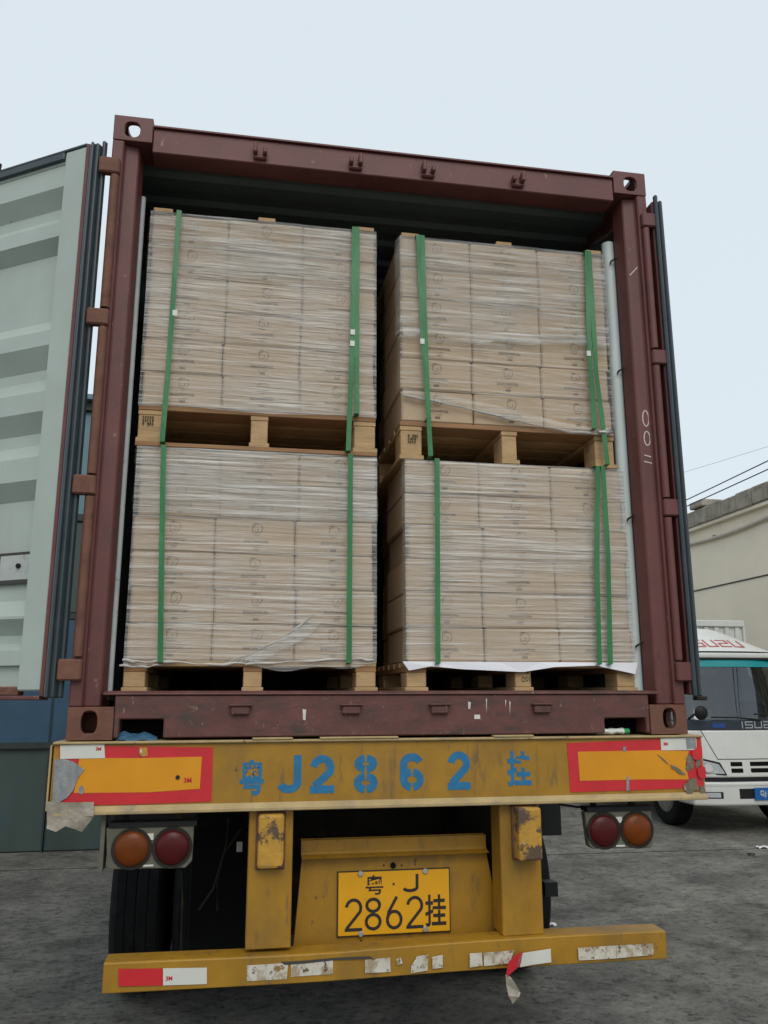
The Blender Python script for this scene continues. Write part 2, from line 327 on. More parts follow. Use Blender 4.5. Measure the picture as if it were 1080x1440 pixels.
def glyph(ch, w, h, sw, stencil=False):
    """stroke glyph in a w x h box (origin lower left)"""
    mb = MB(); e = sw/2; z = 0.
    def rb(p, closed=False):
        nonlocal z; ribbon(mb, p, sw, z, closed); z += .00025
    rx = w/2-e
    if ch == '2':
        rb(arc(w/2, h-e-rx*1.05, rx, rx*1.05, 172, -28, 16)+[(e*1.25, sw*.9)]); rb([(0, e), (w, e)])
    elif ch == '8':
        r1 = h*.235; r0 = h*.265
        for cy, ry, rxx in ((h-r1, r1-e, rx*.92), (r0, r0-e, rx)):
            if stencil:
                rb(arc(w/2, cy, rxx, ry, 98, 262, 16)); rb(arc(w/2, cy, rxx, ry, 82, -82, 16))
            else: rb(arc(w/2, cy, rxx, ry, 0, 355, 30)[:-1], True)
    elif ch == '6':
        ry = h*.31
        if stencil:
            rb(arc(w/2, h*.30, rx, h*.30-e, 98, 262, 14)); rb(arc(w/2, h*.30, rx, h*.30-e, 82, -82, 14))
            rb([(e, h*.30), (e, h*.70)]+arc(w/2, h*.70, rx, h*.30-e, 175, 20, 12))
        else:
            rb(arc(w/2, h*.30, rx, h*.30-e, 0, 355, 30)[:-1], True); rb([(e*1.3, h*.36), (w*.18, h*.55), (w*.66, h)])
    elif ch == 'J':
        rb([(w-e, h), (w-e, h*.30)]+arc(w/2, h*.27, rx, h*.27-e, 0, -165, 14))
    elif ch == '1': rb([(w/2, 0), (w/2, h)])
    elif ch == '0': rb(arc(w/2, h/2, rx, h/2-e, 0, 355, 30)[:-1], True)
    elif ch == 'I': rb([(w/2, 0), (w/2, h)])
    elif ch == 'S': rb([(0, e), (w-e, e), (w-e, h/2), (e, h/2), (e, h-e), (w, h-e)])
    elif ch == 'Z': rb([(0, h-e), (w-e, h-e), (w-e, h/2), (e, h/2), (e, e), (w, e)])
    elif ch == 'U': rb([(e, h), (e, e), (w-e, e), (w-e, h)])
    return mb
_txt = {}
def text(s, height, bold=0., sx=1.):
    """text outline as flat mesh, centred; returns MB in (u,v,0)"""
    key = (s, bold)
    if key not in _txt:
        c = bpy.data.curves.new('lettering', 'FONT'); c.body = s; c.size = 1; c.offset = bold; c.resolution_u = 3
        o = bpy.data.objects.new('lettering_source', c); COL.objects.link(o)
        dg = bpy.context.evaluated_depsgraph_get(); me = o.evaluated_get(dg).to_mesh()
        V = [tuple(v.co) for v in me.vertices]; F = [tuple(p.vertices) for p in me.polygons]
        o.evaluated_get(dg).to_mesh_clear(); bpy.data.objects.remove(o); bpy.data.curves.remove(c)
        a = np.array(V); lo = a.min(0); hi = a.max(0)
        _txt[key] = ([((x-(lo[0]+hi[0])/2)/(hi[1]-lo[1]), (y-(lo[1]+hi[1])/2)/(hi[1]-lo[1]), 0) for x, y, _ in V], F)
    V, F = _txt[key]; mb = MB(); mb.add([(x*height*sx, y*height, z) for x, y, z in V], F); return mb
def onY(mb, x, y, z):          # flat (u,v,h) onto a wall facing -Y
    return mb.fn(lambda u, v, h: (x+u, y-h, z+v))

# ================================================================== SETTING
tag(MB().add([(-400, -400, ZG), (400, -400, ZG), (400, 600, ZG), (-400, 600, ZG)], [(0, 1, 2, 3)]).build('ground', mGround, origin=(0, 0, ZG)), 'grey stained concrete yard with fine cracks', kind='structure')

gj = bpy.data.objects['ground']
MB().box(-30, 9, 5.52, 5.535, ZG+.001, ZG+.004).fn(lambda x, y, z: (x, y-.035*(x-3)+.012*math.sin(x*2), z)).build('slab_joint', mSeam, gj)
# ---- plastered factory building beside the yard (runs along Y)
bl = thing('plastered_building', (12, 14, ZG), 'long cream plastered building with weathered roof coping behind the parked truck', 'building')
Bx('wall', mWallR, bl, 9.0, 15, -2, 40, ZG, 3.55)
Bx('plinth', mCoping, bl, 8.97, 9.0, -2, 40, ZG+.002, ZG+.45)
cp = MB(); ys = np.arange(-2, 40.1, .5)
for a, b_ in zip(ys[:-1], ys[1:]):
    cp.box(8.84+random.uniform(-.012, .012), 9.5, a+.004, b_-.004, 3.62+random.uniform(-.01, .01), 3.95+random.uniform(-.025, .02))
cp.build('coping', mCoping, bl, bevel=.02)
Bx('eave_band', mWallR, bl, 8.88, 9.2, -2, 40, 3.552, 3.615)
Bx('parapet_block', mCoping, bl, 8.8, 9.3, 12.1, 12.6, 3.97, 4.12, bevel=.02)
Bx('horizontal_joint', mSeam, bl, 8.985, 9.0, -2, 40, 2.275, 2.30)
path = []
for i in range(41):
    y = 2+i*.5; path.append((8.94, y, 3.36+.03*math.sin(y*.9)-.07*max(0, math.sin((y-9.4)*.75))))
MB().tube(path, .035, 8).build('conduit', mPipe, bl, smooth=True)
for y in (6, 9, 12, 15, 18): Bx('conduit_clip', mSeam, bl, 8.93, 9.0, y-.02, y+.02, 3.28, 3.32)
Bx('roof_slab', mCoping, bl, 9.5, 15, -2, 40, 3.56, 3.9)

# ---- steel sheet shed at the back
sh = thing('steel_shed', (-5, 7.5, ZG), 'dark blue and green painted steel sheet shed behind the open door', 'shed')
edges = [-9.6, -8.35, -7.1, -5.85, -4.6, -3.62, -2.62, -1.95]
for i, (a, b_) in enumerate(zip(edges[:-1], edges[1:])):
    o = MB().box(a+.012, b_-.012, 6.65, 6.69, ZG+.01, -.42).build('sheet_panel', mFGreen, sh, bevel=.006)
    if i == 5: o['label'] = 'dark green steel panel with rust streaks'
    MB().box(a+.010, b_-.010, 6.61, 6.66, -.37, .98).build('sheet_panel', mFBlue, sh, bevel=.008)
    MB().box(a+.010, b_-.010, 6.63, 6.67, 1.06, 2.12).build('sheet_panel', mFBlue if i % 2 else mFGreen, sh, bevel=.008)
    MB().box(a+.010, b_-.010, 6.62, 6.66, 2.2, 3.46).build('sheet_panel', mFLight, sh, bevel=.008)
for z0, z1, yy in ((-.425, -.365, 6.60), (.985, 1.055, 6.60), (2.125, 2.195, 6.60), (3.465, 3.56, 6.55)):
    Bx('rail', mFDark, sh, -9.7, -1.93, yy, 6.72, z0, z1)
for x in edges: Bx('post', mFDark, sh, x-.011, x+.009, 6.615, 6.70, ZG, 3.46)
for k in range(9): Bx('side_panel', mFGreen, sh, -1.99, -1.95, 6.75+k*.9, 6.75+k*.9+.88, ZG+.01, 3.46)
Bx('back_wall', mFDark, sh, -9.6, -1.99, 14.6, 14.64, ZG, 3.46)
Bx('roof', mFLight, sh, -9.9, -1.85, 6.45, 14.9, 3.57, 3.63)

# ---- overhead wires
def wire(z_at, label, r):
    (y0, z0), (y1, z1) = z_at; s = (z1-z0)/(y1-y0)
    pts = []
    for i in range(31):
        t = i/30; y = -6+46*t; pts.append((8.4, y, z0+s*(y-y0)+.0012*(y-10)**2))
    tag(MB().tube(pts, r, 6).build('power_line', mWire, smooth=True), label, 'power line', 'wires over the plastered building')
wire(((12.095, 4.041), (9.274, 4.121)), 'thin black overhead wire, upper of the close pair above the coping', .011)
wire(((12.115, 3.909), (9.298, 3.973)), 'thin black overhead wire, lower of the close pair above the coping', .011)
wire(((12.145, 4.651), (9.234, 4.368)), 'faint topmost overhead wire above the plastered building', .0028)

# ------------------------------------------------------------------ pixel to point on the plane Y = y0 (positions measured from the photograph)
def PX(x, y, y0=0.):
    d = fw+r2*((x-540)/1155.4)-u2*((y-720)/1155.4); t = (y0+3.227)/d.y
    return (-0.613+d.x*t, y0, 0.169+d.z*t)
def poly_on(name, m, par, pts, y0, th=.0015, off=0.):
    """thin flat sheet from picture points lying on the plane Y=y0"""
    q = [(PX(a, b_, y0)[0], PX(a, b_, y0)[2]) for a, b_ in pts]
    return MB().prism(q, y0-off-th, y0-off, 'y').build(name, m, par)

# ================================================================== SHIPPING CONTAINER
CL = 12.19; W = 1.219; H = 2.591
ct = thing('shipping_container', (0, CL/2, 0), 'open brown-red shipping container on the yellow trailer, loaded with wrapped pallets', 'shipping container')
def casting(sx, top, y0, yd):
    z0, z1 = (H-.118, H) if top else (0., .118)
    xo = sx*W; xi = sx*(W-.162)
    mb = MB(); T = .024; xa, xb = min(xo, xi), max(xo, xi); y1 = y0+yd*.178; ya, yb = min(y0, y1), max(y0, y1)
    hz = (z0+z1)/2-(.004 if top else -.004)
    mb.holed(xa, xb, z0, z1, (xa+xb)/2+sx*.004, hz, .033 if top else .029, .037 if top else .042, 0, T, lambda u, v, t: (u, y0+yd*t, v))           # end face
    mb.holed(ya+T*(yd > 0), yb-T*(yd < 0), z0, z1, (ya+yb)/2, (z0+z1)/2, .042, .036, 0, T, lambda u, v, t: (xo-sx*t, u, v))   # side face
    zo, d = (z1, -1) if top else (z0, 1)
    mb.holed(min(xi, xo-sx*T), max(xi, xo-sx*T), ya+T, yb, (xa+xb)/2, (ya+yb)/2, .032, .060, 0, T, lambda u, v, t: (u, v, zo+d*t))
    mb.box(min(xi, xi+sx*.012), max(xi, xi+sx*.012), ya+T, yb, z0+T, z1-T)
    mb.box(xa+.013, xb-T, min(y1, y1-yd*.012), max(y1, y1-yd*.012), z0+T, z1-T)
    zi, zj = (z0, z0+.02) if top else (z1-.02, z1)
    mb.box(xa, xb-.001, ya+T, yb-.013, zi, zj)
    return mb.build('corner_casting', mRust if not top else mRed, ct, bevel=.008, seg=2)
for sx in (-1, 1):
    for top in (0, 1): casting(sx, top, 0., 1); casting(sx, top, CL, -1)
for sx in (-1, 1):
    prof = [(W, .002), (1.172, .002), (1.168, .030), (1.150, .034), (1.112, .040), (1.102, .13), (W, .13)]
    MB().prism([(sx*a, b_) for a, b_ in prof], .118, H-.118, 'z').build('corner_post', mRed, ct, bevel=.005)
    Bx('corner_post', mRed, ct, min(sx*1.06, sx*W), max(sx*1.06, sx*W), CL-.12, CL-.002, .118, H-.118)
    # hinge rod on the post, in sections between the lugs
    for z0, z1 in ((.30, .905), (.995, 1.605), (1.69, 2.29)):
        MB().cyl((sx*1.196, -.010, z0), (sx*1.196, -.010, z1), .017, n=12).build('hinge_rod', mRed if sx > 0 else mRust, ct, smooth=True)
    # pale inner bars and lashing hooks; left bar's shade put into greyer paint
    br = .030 if sx > 0 else .013
    pts = [((1.088 if sx > 0 else 1.100)+br*math.cos(a), .135+br+br*math.sin(a)) for a in [2*math.pi*k/20 for k in range(20)]]
    MB().prism([(sx*a, b_) for a, b_ in pts], .172, 2.30, 'z').build('inner_bar', mPostW if sx > 0 else mPatchShadeBar, ct, smooth=True)
    for z in (.36, .92, 1.62, 2.18):
        if sx < 0: continue
        MB().tube([(sx*1.085, .145, z), (sx*1.075, .118, z+.002), (sx*1.10, .112, z+.018), (sx*1.13, .125, z+.03)], .0045, 6).build('lashing_hook', mSteelD, ct, smooth=True)
    # corrugated side wall
    py = .13; pr = []
    pts = []; y = .2; k = 0
    while y < CL-.2:
        pts += [(y, 1.178), (y+.072, 1.178), (y+.140, 1.212), (y+.210, 1.212)]; y += .278
    g = [[(sx*x, yy, z) for yy, x in [(.131, 1.20)]+pts+[(CL-.1, 1.20)]] for z in (.12, 2.5)]
    MB().grid(g).build('side_wall', mGrey, ct)
    g = [[(sx*(x+.004), yy, z) for yy, x in [(.131, 1.20)]+pts+[(CL-.1, 1.20)]] for z in (.12, 2.5)]
    MB().grid(g).build('side_wall_skin', mRed, ct)
    a, b_ = sorted((sx*1.15, sx*W)); Bx('bottom_rail', mRust, ct, a, b_, .18, CL-.18, .012, .118)
    Bx('top_rail', mRed, ct, a, b_, .18, CL-.18, 2.505, 2.565)
# header
hd = MB().box(-1.055, 1.055, .006, .11, 2.432, 2.548); hd.box(-1.055, 1.055, .11, .16, 2.46, 2.545)
hdr = hd.build('header', mRed, ct, bevel=.004)
Bx('gutter_lip', mRed, ct, -1.055, 1.055, -.006, .11, 2.5485, 2.556)
for X_, flip in ((-.598, 1), (-.176, -1), (.156, 1), (.580, -1)):
    k = MB().box(X_-.030, X_+.030, -.012, .006, 2.447, 2.462)
    k.box(X_-.030, X_-.012, -.034, .006, 2.4625, 2.492+(.022 if flip > 0 else 0)); k.box(X_+.012, X_+.030, -.034, .006, 2.4625, 2.492+(.022 if flip < 0 else 0))
    k.build('cam_keeper', mRed, ct, bevel=.005)
# sill with two pocket openings
OL = (-1.036, -.878); OR = (.859, 1.039)
s_ = MB().prism([(-1.056, .160), (-1.056, .006), (OL[0], .006), (OL[0], .0735), (OL[1], .0735), (OL[1], .006), (OR[0], .006), (OR[0], .0655), (OR[1], .0655), (OR[1], .006), (1.056, .006), (1.056, .160)], .004, .10, 'y')
sill = s_.build('door_sill', mSill, ct, bevel=.004)
MB().prism([(-.004, .1605), (-.004, .166), (.02, .1755), (.125, .1755), (.125, .1605)], -1.10, 1.10, 'x').build('sill_lip', mSill, ct, bevel=.003)
Bx('sill_light_block', mBlack, ct, -1.056, 1.056, .13, .15, -.003, .16)  # black sheet added to stop light leaking under the sill and darken the pockets
for X_ in (-.599, -.178, .171, .592):
    MB().box(X_-.044, X_+.044, -.022, .004, .118, .126).box(X_-.036, X_+.034, -.016, .004, .088, .1178).build('cam_keeper', mSill, ct, bevel=.006)
# small worn flecks and chalk lines on the sill
for (x, y, w, h) in ((428, 1005, 5, 16), (660, 992, 4, 11), (684, 992, 1.6, 20), (711, 989, 1.6, 10), (717, 995, 1.6, 18)):
    poly_on('paint_fleck', mChalk, ct, [(x-w/2, y-h/2), (x+w/2, y-h/2+1), (x+w/2-1, y+h/2), (x-w/2+.5, y+h/2-1)], .004, .001, .0005)
poly_on('small_label', mRWhi, ct, [(667, 1005), (675, 1005), (675, 1011), (667, 1011)], .004, .001, .0005)
# floor, roof, front wall, cross members
for i in range(8):
    Bx('floor_board', mPly, ct, -1.176+i*.294+.001, -1.176+(i+1)*.294-.001, .126, CL-.1, .142, .170)
g = []; y = .12; ys = []
while y < CL-.1: ys += [(y, 2.530), (y+.09, 2.530), (y+.11, 2.552), (y+.19, 2.552)]; y += .21
g = [[(x, yy, z) for yy, z in ys] for x in (-1.19, 1.19)]
MB().grid(g).build('roof', mGrey, ct)
Bx('roof_skin', mRed, ct, -1.19, 1.19, .17, CL-.1, 2.566, 2.571)
Bx('front_wall', mGrey, ct, -1.2, 1.2, CL-.09, CL-.06, .12, 2.53)
for i in range(30): Bx('cross_member', mRust, ct, -1.15, 1.15, .5+i*.39, .545+i*.39, .015, .140)
# hinge lugs
for sx in (-1, 1):
    for z0, z1 in ((.212, .29), (.912, .988), (1.612, 1.682), (2.298, 2.37)):
        MB().box(min(sx*1.178, sx*1.262), max(sx*1.178, sx*1.262), -.026, .012, z0, z1).build('hinge_lug', mRed if sx > 0 else mRust, ct, bevel=.006)

# ---- door leaf that has swung right round (local u along the leaf from the hinge, t towards the viewer, z)
th = R(32); DH = Vector((-1.292, .012, 0)); du = Vector((-math.cos(th), math.sin(th), 0)); dn = Vector((-math.sin(th), -math.cos(th), 0))
def DX(mb): return mb.fn(lambda u, t, z: tuple(DH+du*u+dn*t+Vector((0, 0, z))))
Z0, Z1, DWid = .155, 2.442, 1.17
fr = MB().box(.030, .145, -.03, .012, Z0+.02, Z1-.004); fr.box(DWid-.145, DWid-.03, -.03, .012, Z0+.02, Z1-.004)
dr = DX(fr).build('door', mWhite, ct, bevel=.006); dr['label'] = 'white inside of the swung-open container door'
def part(nm, mb, m, par=dr, **k): return DX(mb).build(nm, m, par, **k)
prof = [(2.385, 0), (2.285, 0), (2.215, .050), (2.17, .050), (2.115, 0), (2.05, 0), (1.995, .050), (1.69, .050), (1.625, 0), (1.56, 0), (1.475, .050), (1.43, .050), (1.36, 0), (1.275, 0),
        (1.20, .050), (1.15, .050), (1.085, 0), (.99, 0), (.92, .050), (.52, .050), (.455, 0), (.445, 0), (.385, .050), (.355, .050), (.325, 0), (.27, .0), (.265, .02), (.19, .02)]
part('corrugated_panel', MB().grid([[(u, -d, z) for z, d in prof] for u in (.1455, DWid-.1455)]+[]), mWhite)
part('corrugated_panel_skin', MB().grid([[(u, -d-.004, z) for z, d in prof] for u in (.1455, DWid-.1455)]), mRed)
part('top_rail', MB().box(.146, DWid-.146, -.03, .004, 2.386, Z1-.006), mWhite, bevel=.004)
part('top_gasket_shade', MB().box(.146, DWid-.146, .0045, .020, 2.400, 2.436), mRubber, bevel=.004)  # dark gasket strip added to give the shading under the door's top edge
part('bottom_rail', MB().box(.146, DWid-.146, -.03, .006, Z0+.004, .192), mRust, bevel=.004)
part('door_edge', MB().box(.012, .0295, -.03, .018, Z0, Z1).box(DWid-.0295, DWid-.012, -.03, .018, Z0, Z1).box(.030, DWid-.03, -.034, .016, Z0-.012, Z0+.003), mRed, bevel=.003)
part('top_edge', MB().box(.03, DWid-.03, -.034, .014, Z1-.003, Z1+.010), mRubber, bevel=.003)
part('gasket', MB().box(-.030, .0118, -.034, .012, Z0-.004, Z1-.004).box(-.014, -.002, .012, .026, Z0-.004, Z1-.002).box(-.046, -.0305, -.03, -.008, Z0-.004, Z1+.016), mRubber, bevel=.004)
part('gasket_rib', MB().box(.0005, .0035, .0125, .020, Z0, Z1-.01), mGrey)
# repaired patch on the panel, its bolt and the two dark joints
part('repair_patch', MB().box(.147, .62, -.036, -.0325, .60, .70), mPatchShadeBar, bevel=.002)
part('patch_joint', MB().box(.147, .62, -.036, -.0315, .7005, .710).box(.147, .62, -.036, -.0315, .586, .5995).box(.335, .342, -.036, -.0315, .60, .70), mSeam)
part('bolt', MB().cyl((.235, -.034, .655), (.235, -.024, .655), .010, n=10), mSteelD)
# locking hook peeping over the top
part('hook', MB().tube([(.55, -.02, 2.45), (.555, -.02, 2.475), (.565, -.02, 2.49), (.562, -.02, 2.51), (.572, -.02, 2.515)], .008, 8), mSteelD, smooth=True)
# ---- the other leaf, folded back along the container's side
d2 = MB().box(1.236, 1.288, -.012, 1.15, .158, 2.44).build('door', mRed, ct, bevel=.005); d2['label'] = 'red door leaf folded back flat along the container side'
MB().box(1.240, 1.258, -.036, -.0125, .150, 2.462).box(1.264, 1.282, -.030, -.0125, .150, 2.438).build('gasket', mRubber, d2, bevel=.006)
MB().box(1.2885, 1.294, -.004, 1.14, .17, 2.43).build('inner_lining', mWhite, d2)
MB().cyl((1.315, .30, .2), (1.315, .30, 2.4), .017, n=10).build('locking_rod', mSteelD, d2, smooth=True)
MB().box(1.255, 1.30, -.034, .01, .135, .152).build('bottom_stop', mSteelD, d2, bevel=.004)
# ---- chalk marks on the post: 0 0 1 1 written sideways, and a slash
for (x, y, rx, ry) in ((905.5, 590, 4.5, 12.5), (907.5, 618, 4.5, 11)):
    c = PX(x, y, .050); q = arc(c[0], c[2], rx*.00295, ry*.00295, 0, 355, 26)[:-1]
    mb = ribbon(MB(), q, .0045, 0, True).fn(lambda u, v, h: (u, .0345+(1.150-u)*.15-.0015, v)); mb.build('chalk_mark', mChalk, ct)
for (a, b_) in (((904, 641), (913, 644)), ((904, 650), (914, 653)), ((884, 389), (896, 376))):
    p, q = PX(*a, .050), PX(*b_, .050)
    ribbon(MB(), [(p[0], p[2]), (q[0], q[2])], .0045).fn(lambda u, v, h: (u, .0345+(1.150-u)*.15-.0015, v)).build('chalk_mark', mChalk, ct)

# ================================================================== PALLET LOADS
FL = .1702
loads = {   # key: x0, x1, front y, carton z0, layer height, side phrase
    'UL': (-1.052, -.068, .130, 1.338, .1480, 'white-door', 'upper'),
    'LL': (-1.044, -.066, .128, .291, .1440, 'white-door', 'lower'),
    'UR': (.052, 1.036, .130, 1.330, .1480, 'parked-truck', 'upper'),
    'LR': (.070, 1.062, .128, .291, .1437, 'parked-truck', 'lower')}
DEEP = .46
def pallet(key, z0, z1, label, m_block, xboard):
    x0, x1 = loads[key][0]-.006, loads[key][1]+.006; y0 = loads[key][2]+.004; y1 = y0+1.2
    p = thing('pallet', ((x0+x1)/2, (y0+y1)/2, z0), label, 'pallet', 'wooden pallets under the cartons')
    z = z0
    if xboard:
        for k, yy in enumerate((y0-.012, (y0+y1)/2-.05, y1-.1)): Bx('bottom_board', mWoodB, p, x0-.004, x1+.004, yy, yy+.1, z, z+.018, bevel=.002)
        z += .0185
    bw = .098 if key[0] == 'U' else .086
    xs = ((x0, x0+bw), ((x0+x1)/2-.038, (x0+x1)/2+.036), (x1-bw+.002, x1))
    for a, b_ in xs: Bx('runner', m_block, p, a-.004, b_+.006, y0-.006, y1, z, z+.019, bevel=.002)
    z += .0195; zt = z1-.042
    for a, b_ in xs:
        for yy in (y0, (y0+y1)/2-.06, y1-.13):
            Bx('block', m_block, p, a+random.uniform(0, .004), b_-random.uniform(0, .004), yy+random.uniform(0, .006), yy+.13, z, zt, bevel=.003)
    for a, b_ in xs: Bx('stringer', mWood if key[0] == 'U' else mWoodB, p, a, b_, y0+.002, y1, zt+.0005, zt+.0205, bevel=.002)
    n = 9; wd = (y1-y0)/n
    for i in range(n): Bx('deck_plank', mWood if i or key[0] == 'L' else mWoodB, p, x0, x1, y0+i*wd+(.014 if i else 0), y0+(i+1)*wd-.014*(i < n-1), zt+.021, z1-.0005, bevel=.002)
    return p
pUL = pallet('UL', 1.158, 1.3375, 'raised wooden pallet with a brown bottom board on the white-door side', mWood, True)
pUR = pallet('UR', 1.156, 1.3295, 'raised pale wooden pallet on the parked-truck side with stamped end block', mWood, False)
pLL = pallet('LL', FL, .2905, 'floor-level wooden pallet on the white-door side', mWood, False)
pLR = pallet('LR', FL, .2905, 'floor-level wooden pallet with handwritten middle block under white paper', mWood, False)
# stamps on the corner blocks and the pencilled mark on a middle block
for par, (cx_, cz_, yy) in ((pUL, (*PX(208, 593, .130)[::2], .1325)), (pUR, (*PX(581, 619, .130)[::2], .1325))):
    st = MB()
    for r_ in range(3):
        for c_ in range(5):
            if random.random() < .85: st.box(cx_-.022+c_*.0095, cx_-.022+c_*.0095+random.uniform(.004, .008), yy-.0012, yy, cz_+.016-r_*.014, cz_+.026-r_*.014)
    st.build('ink_stamp', mPrint, par)
hw_ = MB(); c = PX(740, 954, .128)
for k, pth in enumerate(([(-.02, .02), (-.014, .034), (-.009, .02), (-.009, .050)], [(0, .034), (.012, .035), (.004, .018), (.016, .019)], arc(-.012, -.004, .006, .010, 0, 340, 10), arc(.004, -.002, .005, .009, 60, 400, 10), [(.016, .01), (.017, -.014)])):
    ribbon(hw_, pth, .0028, k*.0002)
onY(hw_, c[0], .1315, c[2]).build('pencil_mark', mInk, pLR)

# print shared by all cartons: emblem, name line, two small lines, code block
pr_ = MB(); hh = 0.
def rp(p, w, closed=False):
    global hh
    ribbon(pr_, p, w, hh, closed); hh += .00012
rp(arc(0, .028, .017, .023, 100, 330, 14), .0022); rp(arc(.004, .034, .020, .020, -60, 60, 10), .0022); rp(arc(-.010, .044, .008, .010, 20, 200, 8), .002); rp([(-.016, .052), (-.004, .056), (.010, .050)], .0026); rp(arc(.0, .026, .007, .009, 200, 420, 10), .002)
t = text('SNOWFOIL', .0125, .02, 1.2); pr_.add([(x, y-.020, 0) for x, y, z in t.v], t.f)
t = text('H 11 20MM', .0052, .0, 1.1); pr_.add([(x, y-.035, 0) for x, y, z in t.v], t.f)
for k in range(9): pr_.add([(-.012+k*.0027, -.055, 0), (-.012+k*.0027+(.0018 if k % 3 else .001), -.055, 0), (-.012+k*.0027+(.0018 if k % 3 else .001), -.043, 0), (-.012+k*.0027, -.043, 0)], [(0, 1, 2, 3)])
print_me = bpy.data.meshes.new('print'); print_me.from_pydata([(x, -h, z) for x, z, h in pr_.v], [], pr_.f); print_me.materials.append(mPrint)
names = ['bottom', 'second', 'third', 'fourth', 'fifth', 'top']
def carton_mesh(w, d, h):
    mb = MB(); e = .003
    mb.box(-w/2, w/2, 0, d, 0, h)
    me = bpy.data.meshes.new('carton'); me.from_pydata(mb.v, [], mb.f)
    import bmesh
    bm = bmesh.new(); bm.from_mesh(me); bmesh.ops.recalc_face_normals(bm, faces=bm.faces)
    bmesh.ops.bevel(bm, geom=bm.edges[:], offset=.0075, segments=1, affect='EDGES', profile=.5); bm.to_mesh(me); bm.free()
    me.materials.append(mCard); return me
for key, (x0, x1, yf, z0, lh, side, lev) in loads.items():
    cw = (x1-x0)/3
    me = carton_mesh(cw-.0035, DEEP-.006, lh-.0012)
    for L_ in range(6):
        jl = random.uniform(-.005, .005)
        if key == 'LL': jl += .008 if L_ >= 4 else -.004
        if key == 'UL': jl += (L_-2.5)*.0008
        if key == 'LR': jl += .006 if L_ in (0, 3) else -.003
        for c_ in range(3):
            rows = (0, 1) if (c_ == 2 and key[1] == 'L') or (c_ == 0 and key[1] == 'R') else (0,)
            colname = {'L': ('outer', 'middle', 'gap-side'), 'R': ('gap-side', 'middle', 'outer')}[key[1]][c_]
            for rw in rows:
                o = bpy.data.objects.new('carton', me); COL.objects.link(o)
                o.location = (x0+cw*(c_+.5)+jl+random.uniform(-.0012, .0012)+(0 if rw == 0 else .055*(-1 if key[1] == 'L' else 1)), yf+.002+rw*DEEP+(random.uniform(0, .010) if rw == 0 else .008), z0+L_*lh)
                o.rotation_euler.z = R(random.uniform(-.35, .35))
                tag(o, f"brown carton, {names[L_]} layer of {lev} load on {side} side, {colname} column"+(', second row' if rw else ''), 'carton', 'cartons stacked on the pallets')
                if rw == 0:
                    q = bpy.data.objects.new('print', print_me); COL.objects.link(q); q.parent = o; q.location = (random.uniform(-.004, .012), -.0006, (lh-.002)/2)
# lids: three boards on top of each upper load
for key, lab in (('UL', 'three loose boards lying on top of the upper white-door load'), ('UR', 'three loose boards lying on top of the upper parked-truck load')):
    x0, x1, yf, z0, lh, *_ = loads[key]; zt = z0+6*lh
    l = thing('top_boards', ((x0+x1)/2, yf+.6, zt), lab, 'boards', 'boards on the upper loads')
    for a, b_, zz in ((x0+.004, x0+.085, 0), ((x0+x1)/2-.035, (x0+x1)/2+.04, 0), (x1-.08, x1-.004, 0)):
        Bx('board', mWood, l, a, b_, yf-.006, yf+1.18, zt+.0006, zt+.019, bevel=.002)

# ---- stretch film: real thin sheets with folds
def film(name, key, zt, zb, label, m, slope=(-.06, -.01), n_ridge=110, lift=.006, par=None, side=.05, dz=.003):
    x0, x1, yf, z0, lh, sd, lev = loads[key]
    x0 -= .007; x1 += .007
    S_ = np.concatenate([np.linspace(-side, -.03, 7), np.linspace(0, x1-x0, 64), np.linspace(x1-x0+.03, x1-x0+side, 7)])
    wdt = x1-x0
    nz = int((zt-min(zb(0), zb(1)))/dz)
    sg = S_[None, :].repeat(nz+1, 0); fr_ = np.clip(S_/wdt, 0, 1)
    zb_ = np.array([zb(a) for a in fr_]); v = np.linspace(0, 1, nz+1)[:, None]
    zz = zt+(zb_[None, :]-zt)*v
    d = np.full(zz.shape, lift)
    for _ in range(n_ridge):
        zc = rng.uniform(zb_.min()-.02, zt); sc = rng.uniform(0, wdt); ln = rng.uniform(.12, .6); wd = rng.uniform(.0022, .0050); am = rng.uniform(.0008, .0034)
        sl_ = rng.uniform(*slope); cv = rng.normal(0, .03)
        c0 = zc+sl_*(sg-sc)+cv*(sg-sc)**2
        d += am*np.exp(-((zz-c0)/wd)**2)*np.exp(-((sg-sc)/ln)**2)
    for k in range(1, 6): d -= .0018*np.exp(-((zz-(z0+k*lh))/.006)**2)
    d += .0012*np.sin(sg*9+zz*7)+.0010*np.sin(sg*23-zz*31)
    d = np.maximum(d, .0022)
    pts = []
    for i in range(nz+1):
        row = []
        for j, s in enumerate(S_):
            if s < 0: row.append((x0-d[i, j]+.004, yf-s, zz[i, j]))
            elif s > wdt: row.append((x1+d[i, j]-.004, yf+(s-wdt), zz[i, j]))
            else: row.append((x0+s, yf-d[i, j], zz[i, j]))
        pts.append(row)
    o = MB().grid(pts).build(name, m, par, smooth=True)
    if par is None: tag(o, label, 'plastic wrap', 'stretch film round the loads')
    return o
fUL = film('stretch_film', 'UL', 2.226, lambda a: 1.330+.006*math.sin(a*9), 'clear wrinkled stretch film round the upper load on the white-door side', mFilm, (-.10, -.02), 150)
fLL = film('stretch_film', 'LL', 1.154, lambda a: .272+.014*math.sin(a*7)-.008*math.sin(a*23), 'clear wrinkled stretch film round the lower load on the white-door side', mFilm, (-.07, .01), 150)
fUR = film('stretch_film', 'UR', 2.216, lambda a: (1.455-.12*a-.012*math.sin(a*6)), 'stretch film on the upper parked-truck load, pulled up slantwise at its lower edge', mFilmThin, (-.16, -.02), 110)
